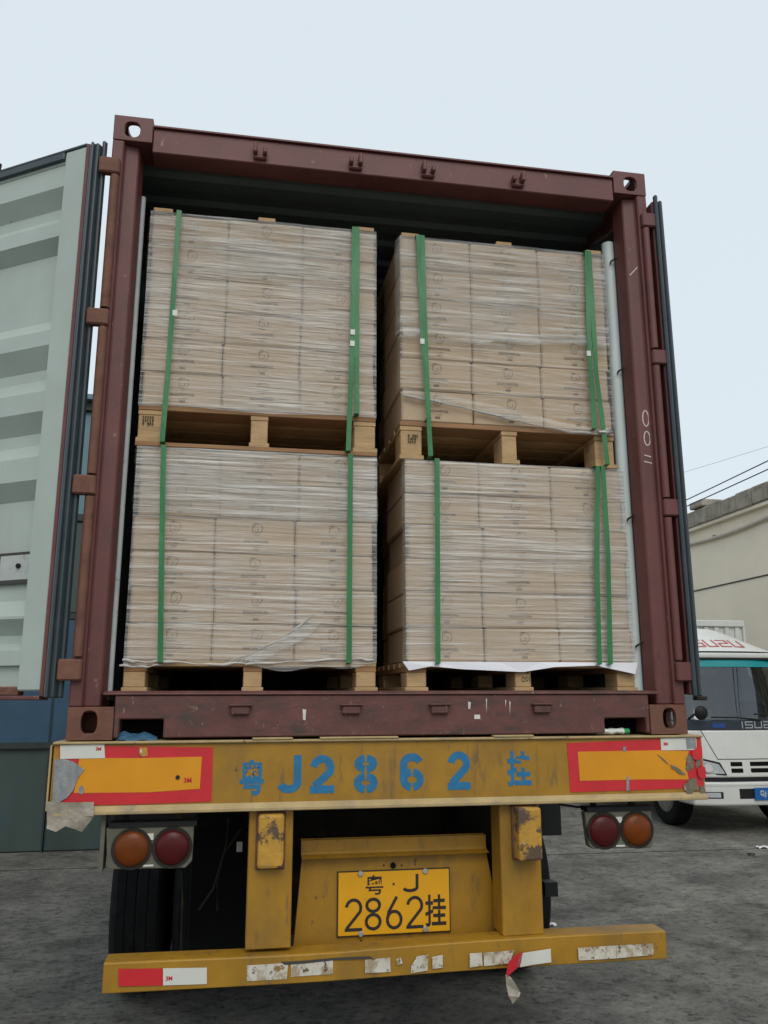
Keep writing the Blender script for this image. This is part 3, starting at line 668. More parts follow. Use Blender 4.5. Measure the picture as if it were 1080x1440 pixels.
fLR = film('stretch_film', 'LR', 1.152, lambda a: .300+.004*math.sin(a*11), 'clear wrinkled stretch film round the lower load on the parked-truck side', mFilm, (-.05, .04), 160)
film('film_overlap', 'LL', 1.154, lambda a: .878-.012*a+.004*math.sin(a*8), None, mFilm2, (-.04, .0), 60, lift=.013, par=fLL)
film('film_overlap', 'UR', 2.216, lambda a: 1.735-.006*a+.008*math.sin(a*7+1)+.004*math.sin(a*19), None, mFilm2, (-.05, .02), 80, lift=.014, par=fUR)
film('film_overlap', 'UL', 2.226, lambda a: 1.93+.02*math.sin(a*3), None, mFilmThin, (-.08, .0), 50, lift=.011, par=fUL)
def rope(pts, r, par, y, name='film_rope'):
    q = []; n = len(pts)
    for i in range((n-1)*10+1):
        t = i/10; k = min(int(t), n-2); f = t-k; a, b_ = pts[k], pts[k+1]
        p = PX(a[0]+(b_[0]-a[0])*f, a[1]+(b_[1]-a[1])*f, y); q.append((p[0], y+.002*math.sin(i*1.3), p[2]+.002*math.sin(i*.9)))
    return MB().tube(q, lambda t: r*(.75+.35*math.sin(t*17)+.12*math.sin(t*53)), 8).build(name, mFilmRope, par, smooth=True)
rope([(566, 556), (620, 566), (680, 580), (740, 595), (800, 607), (862, 612)], .0062, fUR, .118)
rope([(172, 928), (200, 931), (236, 930), (300, 935), (345, 932)], .0060, fLL, .118)
rope([(168, 936), (205, 938), (228, 934)], .0045, fLL, .116)
rope([(345, 934), (420, 930), (500, 926), (527, 929)], .0050, fLL, .118)
for k in range(6):
    rope([(322+k*7, 931), (380+k*5, 905-k*2), (428+k*3, 880-k*4)], .0016, fLL, .119, 'film_fold')
def band(up_, lo_, par, y, out=.010):
    g = [[], [], [], []]; n = len(up_)
    for i in range((n-1)*8+1):
        t = i/8; k = min(int(t), n-2); f = t-k
        for r_, w in enumerate((0, .35, .8, 1)):
            a = [up_[k][q]*(1-w)+lo_[k][q]*w for q in (0, 1)]; b2 = [up_[k+1][q]*(1-w)+lo_[k+1][q]*w for q in (0, 1)]
            p = PX(a[0]+(b2[0]-a[0])*f, a[1]+(b2[1]-a[1])*f, y); g[r_].append((p[0], y-out*(0, .5, 1, .75)[r_]+.0015*math.sin(i*1.7+r_*2), p[2]+.0015*math.sin(i*.8+r_)))
    return MB().grid(g).build('film_fold', mFilmDense, par, smooth=True)
band([(566, 545), (620, 554), (680, 566), (740, 581), (800, 596), (860, 606)], [(566, 556), (620, 566), (680, 580), (740, 595), (800, 607), (862, 613)], fUR, .114, .006)
band([(566, 460), (610, 458), (668, 468), (700, 468), (762, 470), (800, 470), (852, 474)], [(566, 474), (610, 472), (672, 486), (700, 481), (758, 485), (768, 482), (850, 489)], fUR, .112, .014)
band([(342, 928), (405, 895), (428, 878)], [(362, 932), (428, 899), (452, 876)], fLL, .113, .004)
# crumpled knot
kn = MB(); c = PX(851, 607, .105); n1, n2 = 10, 14; V = []
for i in range(n1+1):
    for j in range(n2):
        a = math.pi*i/n1; b_ = 2*math.pi*j/n2; r = 1+.22*math.sin(3*a+2*b_)+.15*math.sin(5*b_+a)+random.uniform(-.08, .08)
        V.append((c[0]+.030*r*math.cos(a), c[1]+.016*r*math.sin(a)*math.cos(b_), c[2]+.014*r*math.sin(a)*math.sin(b_)+.004*math.cos(a)))
kn.add(V, [(i*n2+j, i*n2+(j+1) % n2, (i+1)*n2+(j+1) % n2, (i+1)*n2+j) for i in range(n1) for j in range(n2)]).build('film_knot', mFilmRope, fUR, smooth=True)

# ---- green straps
def strap(key, pts, label, clips=()):
    x0, x1, yf, z0, lh, *_ = loads[key]; y = yf-.034; w = .0105
    path = [(pts[0][0], yf+.55, pts[0][1]+.004), (pts[0][0], y+.012, pts[0][1]+.004)]
    for i in range(len(pts)-1):
        for k in range(6):
            f = k/6; a, b_ = pts[i], pts[i+1]; path.append((a[0]+(b_[0]-a[0])*f, y, a[1]+(b_[1]-a[1])*f))
    path += [(pts[-1][0], y, pts[-1][1]), (pts[-1][0], yf+.10, pts[-1][1]-.006), (pts[-1][0], yf+.5, pts[-1][1]-.006)]
    mb = MB(); V = []
    for i, (px, py, pz) in enumerate(path):
        tw = .0018*math.sin(i*.8+px*40)
        horiz = i < 2 or i >= len(path)-2
        off = (0, 0, .0009) if horiz else (0, -.0009, 0)
        for sx, k in ((-1, 1), (1, 1), (1, -1), (-1, -1)): V.append((px+sx*w, py+off[1]*k+(0 if horiz else sx*tw), pz+off[2]*k))
    F = [(i*4+k, i*4+(k+1) % 4, (i+1)*4+(k+1) % 4, (i+1)*4+k) for i in range(len(path)-1) for k in range(4)]+[(3, 2, 1, 0), tuple((len(path)-1)*4+k for k in range(4))]
    o = tag(mb.add(V, F).build('strap', mStrap), label, 'strap', 'green straps round the loads')
    for (cx_, cy_) in clips:
        p = PX(cx_, cy_, y-.003); MB().box(p[0]-.010, p[0]+.010, y-.0045, y-.0012, p[2]-.013, p[2]+.013).build('seal', mClip, o, bevel=.001)
strap('UL', [(-.937, 2.224), (-.945, 1.49), (-.952, 1.170)], 'green strap on the outer side of the upper white-door load', [(246, 440)])
strap('UL', [(-.153, 2.224), (-.152, 1.6), (-.150, 1.338)], 'green strap ending at the deck of the raised white-door pallet, gap side', [])
strap('UL', [(-.166, 2.224), (-.172, 1.65), (-.186, 1.170)], 'green strap with two white seals on the upper white-door load', [(496, 467), (495.5, 483)])
strap('LL', [(-.945, 1.156), (-.930, .75), (-.910, .284)], 'green strap on the outer side of the lower white-door load')
strap('LL', [(-.176, 1.156), (-.176, .284)], 'green strap on the gap side of the lower white-door load')
strap('UR', [(.148, 2.214), (.152, 1.9), (.160, 1.5), (.172, 1.165)], 'green strap with one white seal on gap side of upper parked-truck load', [(594, 480)])
strap('UR', [(.128, 2.214), (.146, 1.7), (.166, 1.336)], 'green strap ending at the raised parked-truck pallet deck, gap side')
strap('UR', [(.946, 2.214), (.930, 1.75), (.932, 1.330)], 'green strap with white seal ending at the raised parked-truck pallet deck', [(828, 497)])
strap('UR', [(.958, 2.214), (.957, 1.6), (.985, 1.165)], 'slanting outer green strap on the upper parked-truck load')
strap('LR', [(.200, 1.154), (.196, .75), (.190, .284)], 'green strap on the gap side of the lower parked-truck load')
strap('LR', [(.936, 1.154), (.905, .7), (.892, .284)], 'green strap on the lower parked-truck load, inner of the outer-side pair')
strap('LR', [(.960, 1.154), (.960, .75), (.940, .284)], 'green strap on the lower parked-truck load, outermost of the pair')

# ---- white paper under the lower load
x0, x1, yf = loads['LR'][:3]
top_e = [(566, 934), (610, 932), (650, 934), (700, 933), (760, 934), (800, 933), (850, 932), (897, 934)]
bot_e = [(575, 943), (606, 937), (650, 941), (712, 944), (735, 945), (780, 938), (838, 936), (893, 948)]
g0 = [(PX(a, b_, yf-.012)[0], yf+.02, .2935) for a, b_ in top_e]; g1 = [(PX(a, b_, yf-.012)[0], yf-.012, .2925) for a, b_ in top_e]
g2 = [(PX(a, b_, yf-.016)[0], yf-.016-.004*(i % 2), PX(a, b_, yf-.016)[2]) for i, (a, b_) in enumerate(bot_e)]
tag(MB().grid([g0, g1, g2]).build('paper_sheet', mPaper), 'crumpled white paper sheet hanging out under the lower parked-truck load', 'paper')

# ================================================================== TRAILER
tr = thing('container_trailer', (0, 6, ZG), 'yellow skeletal container trailer with blue registration lettering and worn rear bumper', 'trailer')
Bx('rear_beam', mYel, tr, -1.255, 1.272, 0, .014, -.240, -.016)
MB().prism([(-.014, -.004), (-.014, -.012), (0, -.0155), (.22, -.0155), (.22, -.004)], -1.258, 1.275, 'x').build('top_flange', mYelLip, tr, bevel=.002)
MB().prism([(0, -.226), (-.016, -.246), (-.016, -.256), (0, -.258), (.20, -.258), (.20, -.2405), (.0145, -.2405), (-.0005, -.2402)], -1.258, 1.275, 'x').build('bottom_flange', mYelLip, tr, bevel=.002)
Bx('beam_back', mSteelD, tr, -1.25, 1.265, .19, .2, -.24, -.016)
for sx in (-1, 1): Bx('beam_end', mYelLip, tr, min(sx*1.262, sx*1.268)+.008*(sx > 0), max(sx*1.262, sx*1.268)+.008*(sx > 0), .001, .19, -.24, -.016)
# loose lifted edges on the top flange
for a, b_ in ((355, 412), (450, 560), (694, 750)):
    p, q = PX(a, 1034, -.01), PX(b_, 1034, -.01); MB().box(p[0], q[0], -.018, .03, -.0035, .004).build('flange_plate', mYelLip, tr, bevel=.002)
# registration in stencil paint
def put(mb, x0, z0, y0, name, m, par): return onY(mb, x0, y0, z0).build(name, m, par)
for ch, x0_, x1_, zt_, zb_ in (('J', -.457, -.366, -.061, -.197), ('2', -.333, -.241, -.062, -.200), ('8', -.167, -.075, -.063, -.203), ('6', .012, .104, -.060, -.199), ('2', .199, .289, -.056, -.198)):
    put(glyph(ch, x1_-x0_, zt_-zb_, .0280, True), x0_, zb_, -.0012, 'stencil_letter', mBlue, tr)
for ch, xc, zc, hgt, sx in (('粤', -.548, -.138, .128, .72), ('挂', .488, -.124, .132, .74)):
    put(text(ch, hgt, .030, sx), xc, zc, -.0012, 'stencil_letter', mBlue, tr)
# left reflector board
rl = poly_on('reflector_board', mRRed, tr, [(83, 1048), (300, 1051), (297, 1127), (190, 1131), (90, 1133), (84, 1120)], 0, .0015, .001)
poly_on('orange_field', mROra, rl, [(112, 1066), (200, 1066), (284, 1064), (281, 1109), (210, 1114), (104, 1115)], 0, .001, .0028)
poly_on('white_sticker', mRWhi, rl, [(85, 1048), (147, 1046.5), (148, 1066), (85, 1067)], 0, .001, .0042)
poly_on('grey_tape', mTape, rl, [(77, 1068), (90, 1067), (104, 1071), (119, 1082), (110, 1094), (103, 1112), (94, 1122), (80, 1130), (74, 1128)], 0, .002, .0055)
poly_on('torn_spot', mTape, rl, [(111, 1107), (116, 1104), (119, 1110), (116, 1117), (111, 1115)], 0, .001, .0045)
poly_on('torn_spot', mYelWorn, rl, [(196, 1051), (207, 1051), (208, 1062), (197, 1065)], 0, .0008, .003)
p = PX(264, 1097, 0); put(text('3M', .018, .04), p[0], p[2], -.0046, 'maker_mark', mRRed, rl)
p = PX(199, 1056, 0); put(text('R', .013, .03), p[0], p[2], -.0048, 'maker_mark', mRWhi, rl)
p = PX(139, 1053, 0); put(text('3M', .012, .05), p[0], p[2], -.0062, 'maker_mark', mRRed, rl)
p = PX(250, 1093, 0); MB().cyl((p[0], -.006, p[2]), (p[0], -.003, p[2]), .008, n=12).build('rivet', mSteelD, rl)
# tape end hanging off the beam
g = []
for i in range(5):
    row = []
    for j in range(6):
        a = 66+(132-66)*j/5; b_ = 1128+(1166-1128)*i/4+(-1 if j < 2 else 0)+(5*math.sin(j*2.1) if i == 4 else 0)-(8 if j == 5 and i > 2 else 0)
        q = PX(a-(4 if i == 4 and j > 3 else 0), b_, -.018); row.append((q[0], -.020-.006*math.sin(i*1.7+j), q[2]))
    g.append(row)
MB().grid(g).build('hanging_tape', mTapeT, tr, smooth=True)
# right reflector board, torn at its outer end
rr_ = poly_on('reflector_board', mRRed, tr, [(797, 1045), (930, 1039), (984, 1037), (990, 1107), (900, 1111), (802, 1114)], 0, .0015, .001)
poly_on('orange_field', mROra, rr_, [(812, 1057), (930, 1055), (968, 1056), (963, 1075), (968, 1096), (900, 1096), (815, 1098)], 0, .001, .0028)
poly_on('white_sticker', mRWhi, rr_, [(928, 1038.5), (978, 1037), (979, 1054.5), (929, 1055)], 0, .001, .0042)
def blotch(nm, m, par, cx, cy, rx, ry, off, seed, rot=0):
    rd = random.Random(seed); c_, s0 = math.cos(R(rot)), math.sin(R(rot)); P = []
    for k in range(18):
        a = 2*math.pi*k/18; r = rd.uniform(.6, 1.2); u, v = rx*r*math.cos(a), ry*r*math.sin(a); P.append((cx+u*c_-v*s0, cy+u*s0+v*c_))
    return poly_on(nm, m, par, P, 0, .001, off)
blotch('dirty_scrape', mDirty, rr_, 969, 1072, 6, 14, .0042, 1, 8); blotch('dirty_scrape', mDirty, rr_, 970, 1106, 10, 12, .0056, 2); blotch('dirty_scrape', mDirty, rr_, 952, 1083, 13, 3, .0072, 3, 32)
blotch('dirty_scrape', mDirty, rr_, 981, 1072, 4, 9, .0044, 4); blotch('scratch', mDirty, rr_, 932, 1068, 10, 1.1, .0048, 5, 42); blotch('dirty_scrape', mDirty, rr_, 987, 1112, 4, 8, .0046, 6)
poly_on('pink_flap', mRRed, rr_, [(971, 1058), (977, 1051), (985, 1049), (986, 1064), (979, 1069), (973, 1067)], 0, .0015, .009)
poly_on('pink_flap', mRRed, rr_, [(979, 1081), (985, 1077), (990, 1079), (991, 1093), (984, 1095), (980, 1090)], 0, .0015, .009)
poly_on('torn_spot', mTape, rr_, [(880, 1092), (884, 1092), (884, 1111), (880, 1112)], 0, .001, .004)
poly_on('torn_spot', mTape, rr_, [(875, 1050), (880, 1050), (879, 1057), (876, 1057)], 0, .001, .004)
p = PX(935, 1046, 0); put(text('3M', .012, .05), p[0], p[2], -.0062, 'maker_mark', mRRed, rr_)
poly_on('sticker_corner', mTape, rr_, [(963, 1038.5), (977, 1038), (978, 1052), (965, 1053)], 0, .0006, .0056)
# lamp clusters
def lamps(x0, x1, z0, z1, cs, cut, lab):
    zc = (z0+z1)/2
    b = MB().prism([(x0, z1), (x1, z1), (x1-.002, z0+cut[1]), (x1-.002-cut[1], z0), (x0+.012+cut[0], z0+.004), (x0+.012, z0+.004+cut[0])], .035, .075, 'y').build('lamp_housing', mLampG, tr, bevel=.003)
    b['label'] = lab
    for x, m in cs:
        r = .0655
        MB().lathe([(r+.006, .03), (r+.006, .040), (r-.004, .030), (r-.004, .0355)], (x, 0, zc), 'y', 28).build('lamp_ring', mSteelD, b, smooth=True)
        MB().lathe([(r-.004, .034), (r-.006, .028), (r*.8, .020), (r*.45, .0145), (.004, .013)], (x, 0, zc), 'y', 28).build('lens', m, b, smooth=True)
    Bx('reflector_tab', mRWhi, b, (x0+x1)/2-.013, (x0+x1)/2+.013, .033, .0348, zc+.028, zc+.05)
    Bx('reflector_tab', mRWhi, b, (x0+x1)/2-.018, (x0+x1)/2+.018, .033, .0348, zc-.062, zc-.056)
    Bx('bracket', mPlastic, b, x0+.01, x1+.01, .03, .10, z1+.001, z1+.018)
    Bx('hanger', mSteelD, b, x0+.05, x0+.07, .08, .10, z1+.02, -.26); Bx('hanger', mSteelD, b, x1-.07, x1-.05, .08, .10, z1+.02, -.26)
lamps(-1.062, -.752, -.452, -.308, ((-.968, mLensO), (-.826, mLensR)), (.008, .022), 'dusty twin lamp with orange outer and red inner lens')
lamps(.766, 1.052, -.440, -.298, ((.842, mLensR), (.982, mLensO)), (.012, .012), 'dusty dark twin lamp, red inner and orange outer lens')
Bx('lamp_side_plate', mLampG, tr, -1.078, -1.064, .03, .11, -.452, -.262)
MB().tube([PX(786, 1131, .1), PX(800, 1133, .1), PX(812, 1135, .1), PX(822, 1134, .1), PX(828, 1138, .08)], .005, 6).build('cable', mPlastic, tr, smooth=True)
# uprights, wear pads, bumper
for x0_, x1_ in ((-.552, -.390), (.412, .575)):
    Bx('upright', mYel, tr, x0_, x1_, .030, .15, -.736, -.2585, bevel=.004)
MB().box(-.527, -.418, .022, .0297, -.466, -.262).build('pad_weld', mRust, tr, bevel=.004)
MB().box(.456, .561, .010, .0297, -.462, -.261).build('pad_weld', mRust, tr, bevel=.004)
MB().box(-.520, -.424, -.012, .0298, -.458, -.268).build('wear_pad', mYelWorn, tr, bevel=.012, seg=2)
MB().box(.462, .556, -.045, .0298, -.456, -.266).build('wear_pad', mYelWorn, tr, bevel=.008, seg=2)
bm_ = MB(); N_ = 24; sec = [(-.004, -.838), (-.004, -.744), (0, -.7385), (.10, -.7385), (.10, -.838)]
g = []
for i in range(N_+1):
    x = -1.034+2.092*i/N_; dz = -.006*math.exp(-((x+.3)/.35)**2)+.004*math.sin(x*2.2)
    g.append([(x, a+.004*math.sin(x*3), z+(dz if z > -.8 else dz*.5)) for a, z in sec])
n = len(sec)
V = [q for r_ in g for q in r_]; F = [(i*n+k, i*n+(k+1) % n, (i+1)*n+(k+1) % n, (i+1)*n+k) for i in range(N_) for k in range(n)]+[tuple(range(n)), tuple(N_*n+k for k in range(n))]
bump = bm_.add(V, F).build('bumper', mYel, tr, bevel=.003)
def tape(name, m, pts, off=.005): return poly_on(name, m, bump, pts, -.004, .001, off)
tape('red_tape', mRRed, [(167, 1362), (229, 1361), (229, 1385), (167, 1386)])
t_ = tape('white_tape', mRWhi, [(229.5, 1361), (291, 1360), (291, 1383), (229.5, 1385)])
p = PX(238, 1375, -.004); onY(text('3M', .014, .04), p[0], -.0108, p[2]).build('maker_mark', mRRed, bump)
for pts in ([(347, 1357), (396, 1354), (405, 1356), (403, 1376), (347, 1379)], [(409, 1353), (468, 1350), (468, 1369), (409, 1373)], [(513, 1349), (548, 1346), (549, 1366), (513, 1368)], [(557, 1348), (563, 1346), (566, 1354), (558, 1357)],
            [(586, 1344), (602, 1342), (601, 1364), (577, 1368), (578, 1358)], [(607, 1345), (622, 1342), (622, 1360), (608, 1362)], [(660, 1340), (677, 1339), (678, 1357), (660, 1360)], [(679, 1339), (722, 1336), (716, 1354), (680, 1358)],
            [(812, 1332), (866, 1329), (866, 1347), (813, 1350)], [(866.5, 1329), (918, 1326), (918, 1342), (866.5, 1347)]):
    tape('worn_tape', mRWorn, pts)
tape('grime', mSeam, [(395, 1352), (430, 1350), (470, 1346), (520, 1344), (524, 1347), (470, 1349.5), (430, 1354), (400, 1356)], .0062)
# peeled tape hanging from the bumper
wt = poly_on('white_tape', mRWhi, bump, [(734, 1339), (773, 1333), (774, 1352), (745, 1356), (730, 1359)], -.004, .001, .009)
g = [[(*PX(735, 1338, -.020),), (*PX(730, 1360, -.016),)], [(*PX(722, 1345, -.055),), (*PX(724, 1364, -.05),)], [(*PX(714, 1355, -.06),), (*PX(716, 1371, -.055),)], [(*PX(712, 1368, -.055),), (*PX(714, 1376, -.052),)]]
MB().grid(g).build('red_tape', mRRed, bump)
g = [[PX(711, 1370, -.052), PX(718, 1374, -.05)], [PX(712, 1385, -.048), PX(724, 1382, -.055)], [PX(715, 1400, -.056), PX(732, 1396, -.048)], [PX(721, 1412, -.05), PX(730, 1402, -.056)]]
MB().grid(g).build('loose_tape', mTapeT, bump)
# plate panel
pn = MB().prism([(-.342, -.458), (.402, -.456), (.470, -.80), (-.370, -.80)], .195, .205, 'y').build('plate_panel', mYel, tr, bevel=.002)
MB().prism([(.150, -.458), (.195, -.4575), (.215, -.4575), (.235, -.398), (.228, -.396), (.195, -.45)], -.345, .404, 'x').build('panel_flange', mYel, pn)
Bx('panel_top', mYel, pn, -.345, .404, .20, .212, -.457, -.398)
Bx('panel_foot', mYel, tr, -.39, .412, .0765, .20, -.81, -.80)
p = PX(553, 1217, .19); MB().cyl((p[0], .188, p[2]), (p[0], .196, p[2]), .011, n=14).build('hole', mBlack, pn)
for xx in (540, 565): p = PX(xx, 1217, .19); MB().cyl((p[0], .190, p[2]), (p[0], .196, p[2]), .003, n=8).build('hole', mBlack, pn)
PL = PX(476, 1226, .185); px0, pz1 = PL[0], PL[2]-.004; PW, PH = .443, .228
lp = MB().box(px0, px0+PW, .183, .1865, pz1-PH, pz1).build('licence_plate', mPlate, tr, bevel=.002)
lp['label'] = 'yellow trailer licence plate with two rows of black characters'
MB().box(px0-.004, px0+PW+.004, .1868, .193, pz1-PH-.004, pz1+.004).build('plate_backing', mInk, lp)
for ch, u0, u1 in (('2', .026, .094), ('8', .104, .170), ('6', .187, .253), ('2', .268, .336)):
    put(glyph(ch, u1-u0, .118, .0115), px0+u0, pz1-PH+.016, .1815, 'plate_character', mInk, lp)
put(glyph('J', .066, .066, .0115), px0+.252, pz1-.080, .1815, 'plate_character', mInk, lp)
put(text('粤', .072, .010, 1.02), px0+.142, pz1-.048, .1815, 'plate_character', mInk, lp)
put(text('挂', .116, .016, .72), px0+.386, pz1-PH+.078, .1815, 'plate_character', mInk, lp)
MB().cyl((px0+.218, .181, pz1-.048), (px0+.218, .183, pz1-.048), .0045, n=10).build('plate_dot', mInk, lp)
for u, v in ((.086, -.004), (.345, -.004), (.088, -PH+.006), (.344, -PH+.012)):
    MB().cyl((px0+u, .174, pz1+v), (px0+u, .183, pz1+v), .0105, n=12).build('bolt', mBolt, lp, bevel=.002)
for xx, yy in ((512, 1329), (609, 1323)): p = PX(xx, yy, .12); MB().cyl((p[0], .192, -.77), (p[0], .1955, -.77), .004, n=8).build('hole', mBlack, pn)
# running gear
for sx in (-1, 1):
    a, b_ = sorted((sx*.40, sx*.54))
    ch = MB().box(a, b_, .205, 11.6, -.30, -.258).box((a+b_)/2-.008, (a+b_)/2+.008, .205, 11.6, -.62, -.3005).box(a, b_, .205, 11.6, -.65, -.6205)
    ch.build('chassis_rail', mSteelD, tr)
for y in (.9, 1.9, 3.2, 4.5, 6, 7.5, 9, 10.6): Bx('cross_member', mSteelD, tr, -.39, .39, y, y+.1, -.5, -.30)
Bx('underside_shade_panel', mSteelD, tr, -.39, .39, 1.2, 1.22, -1.0, -.51)  # dark panel added between the rails to keep bright ground out of view
RW = .52
for ax in (2.2, 3.5, 4.8):
    MB().cyl((-.9, ax, ZG+RW), (.9, ax, ZG+RW), .075, n=12).build('axle', mSteelD, tr, smooth=True)
    for sx in (-1, 1):
        Bx('leaf_spring', mSteelD, tr, min(sx*.44, sx*.52), max(sx*.44, sx*.52), ax-.5, ax+.5, -.86, -.76)
        for xo in (1.105, .775):
            prof = [(.29, -.12), (.36, -.145), (.47, -.142), (.505, -.125)]
            for a in (-.085, -.03, .03, .085): prof += [(RW, a-.022), (RW, a+.022), (RW-.006, a+.024), (RW-.006, a+.029)]
            prof += [(.505, .125), (.47, .142), (.36, .145), (.29, .12)]
            w_ = MB().lathe(prof, (sx*xo, ax, ZG+RW), 'x', 40).build('tyre', mTyre, tr)
            MB().lathe([(.28, -.11), (.28, .10), (.22, .07), (.12, .06), (.10, .09), (.03, .095)], (sx*xo, ax, ZG+RW), 'x', 24).build('rim', mRim, w_, smooth=True)
        Bx('spring_hanger', mSteelD, tr, min(sx*.46, sx*.54), max(sx*.46, sx*.54), ax-.62, ax-.54, -.9, -.65)
for sx in (-1, 1):      # splash boards between the wheel sets
    Bx('splash_board', mPlastic, tr, min(sx*.60, sx*1.22), max(sx*.60, sx*1.22), 1.45, 1.456, -.62, -.30)
Bx('splash_board', mPlastic, tr, -1.2, 1.2, 5.6, 5.61, -1.35, -.3)  # full-width board added so the view under the chassis stays dark
Bx('dark_filler_box', mBlack, tr, -.80, -.45, .9, 1.5, -1.02, -.45, bevel=.01)  # made-up black box, stands for the darkness under the trailer
MB().cyl((.86, 1.45, -.62), (.86, 1.62, -.62), .05, n=12).build('air_valve', mPlastic, tr)
p = PX(772, 1248, 1.5); Bx('mud_bracket', mPlastic, tr, p[0]-.03, p[0]+.045, 1.48, 1.56, p[2]-.045, p[2]+.03)
for k, pts in enumerate(([(280, 1280), (300, 1250), (315, 1200), (340, 1165)], [(306, 1280), (305, 1240), (318, 1190), (322, 1150)], [(255, 1340), (257, 1260), (256, 1225)])):
    MB().tube([PX(a, b_, .8) for a, b_ in pts], .006, 6).build('air_hose', mSteelD, tr, smooth=True)
Bx('tag_plate', mRWhi, tr, PX(333, 1184, .6)[0], PX(341, 1184, .6)[0], .6, .603, PX(333, 1198, .6)[2], PX(333, 1184, .6)[2])
# twist locks under the castings
for sx in (-1, 1): Bx('twist_lock', mSteelD, tr, sx*1.138-.045, sx*1.138+.045, .06, .13, -.0038, -.0005)
# landing legs far forward
for sx in (-1, 1): Bx('landing_leg', mSteelD, tr, sx*.7-.06, sx*.7+.06, 8.6, 8.72, ZG+.02, -.3)

# ---- small things lying on the trailer
bt = PX(868, 1024, .0)
b_ = MB(); V = []
prof = [(.004, -.062), (.012, -.058), (.0155, -.04), (.0135, -.02), (.0165, 0), (.013, .022), (.0155, .050), (.0150, .044), (.004, .046)]
bo = MB().lathe(prof, (0, 0, 0), 'x', 14).fn(lambda x, y, z: (bt[0]-.012+x, .035+y*1.1+.004*math.sin(x*90), .0125+z*.75+.003*math.sin(x*140+y*60)))
bot = tag(bo.build('plastic_bottle', mBottle, smooth=True), 'crushed white plastic bottle with green cap lying on the yellow beam', 'bottle')
MB().lathe([(.012, 0), (.0145, .002), (.0145, .028), (.012, .030)], (0, 0, 0), 'x', 14).fn(lambda x, y, z: (bt[0]+.036+x, .035+y, .0125+z*.8)).build('cap', mGreenCap, bot, smooth=True)
ra = MB(); g = []
for i in range(6):
    g.append([(PX(164+j*9.5, 1030, .02)[0], .012+.035*i/5, -.003+(.026+.006*math.sin(j*1.7)-.008*(j > 4)*(j-4))*math.sin(i/5*1.57)+.004*math.sin(i*3+j*2)) for j in range(7)])
tag(ra.grid(g).build('blue_rag', mBlueP, smooth=True), 'crumpled blue plastic scrap stuffed in the container sill pocket', 'rag')

# ================================================================== PARKED TRUCK
CX, FY = 5.75, 6.20; HW = .93
tk = thing('delivery_truck', (CX, FY+2.4, ZG), 'white light delivery truck with red roof lettering parked by the plastered wall', 'truck')
def T(x, y, z): return (CX+x, FY+y, ZG+z)
def TB(name, m, x0, x1, y0, y1, z0, z1, par=tk, bevel=0., seg=1): return MB().box(CX+x0, CX+x1, FY+y0, FY+y1, ZG+z0, ZG+z1).build(name, m, par, bevel=bevel, seg=seg)
def TQ(name, m, P, par, th=.012, smooth=False):
    """slab from 4 local points, given thickness backwards along its normal"""
    q = [Vector(T(*k)) for k in P]; n = (q[1]-q[0]).cross(q[3]-q[0]).normalized()
    if n.y < 0: n = -n
    return MB().hexa(q, [k+n*th for k in q]).build(name, m, par)
def bow(mb, k=.10):      # plan curvature of the cab front
    return mb.fn(lambda x, y, z: (x, y+k*((x-CX)/HW)**4+.035*((x-CX)/HW)**2, z))
def bar(x0, x1, y0, y1, z0, z1, n=14):
    mb = MB(); xs = np.linspace(x0, x1, n+1); V = []
    for x in xs: V += [T(x, y0, z0), T(x, y1, z0), T(x, y1, z1), T(x, y0, z1)]
    F = [(i*4+k, i*4+(k+1) % 4, (i+1)*4+(k+1) % 4, (i+1)*4+k) for i in range(n) for k in range(4)]+[(0, 1, 2, 3), tuple(n*4+k for k in (3, 2, 1, 0))]
    return bow(mb.add(V, F))
# cab lower body, bowed in plan, leaning back a little
lean = lambda x, y, z: (x, y+.10*max(0, z-(ZG+.66)) if y < FY+.5 else y, z)
bd = bar(-HW, HW, .03, 1.62, .66, 1.21, 18).fn(lean).build('cab_body', mTruckW, tk, bevel=.02, seg=2)
bar(-HW+.03, HW-.03, .085, .5, 1.212, 1.33, 18).build('dark_nose_panel', mPanelB, tk, bevel=.008)
bar(-HW+.005, HW-.005, .045, .45, .612, .659, 18).build('lower_black_strip', mPlastic, tk)
bp = bar(-HW, HW, 0, .40, .34, .61, 18).build('bumper', mTruckW, tk, bevel=.025, seg=2)
bar(-HW+.02, HW-.02, -.006, .02, .565, .60, 18).build('bumper_ledge', mTruckW, bp, bevel=.006)
for x0_, x1_ in ((-.82, -.60), (.60, .82)):
    a, b2 = x0_, x1_; bar(a, b2, -.004, .04, .425, .50, 4).build('fog_lamp_recess', mPlastic, bp); bar(a+.025, b2-.03, -.010, .02, .435, .49, 4).build('fog_lamp', mLensC, bp, bevel=.004)
bar(-.40, .40, -.003, .03, .42, .535, 8).build('intake', mPlastic, bp)
npl = bar(-.22, .22, -.022, -.012, .405, .545, 4).build('number_plate', mPlateB, tk)
t = text('粤J·3', .085, .012, .86).fn(lambda u, v, h: (T(u-.09, -.0245, .475+v))); t.build('plate_character', mPlWhite, npl)
# grille slots
for x0_, x1_ in ((-.455, -.305), (-.205, .205), (.305, .455)):
    for z in (.715, .79): bar(x0_, x1_, .022, .06, z, z+.050, 4).fn(lean).build('grille_slot', mBlack, bd, bevel=.006)
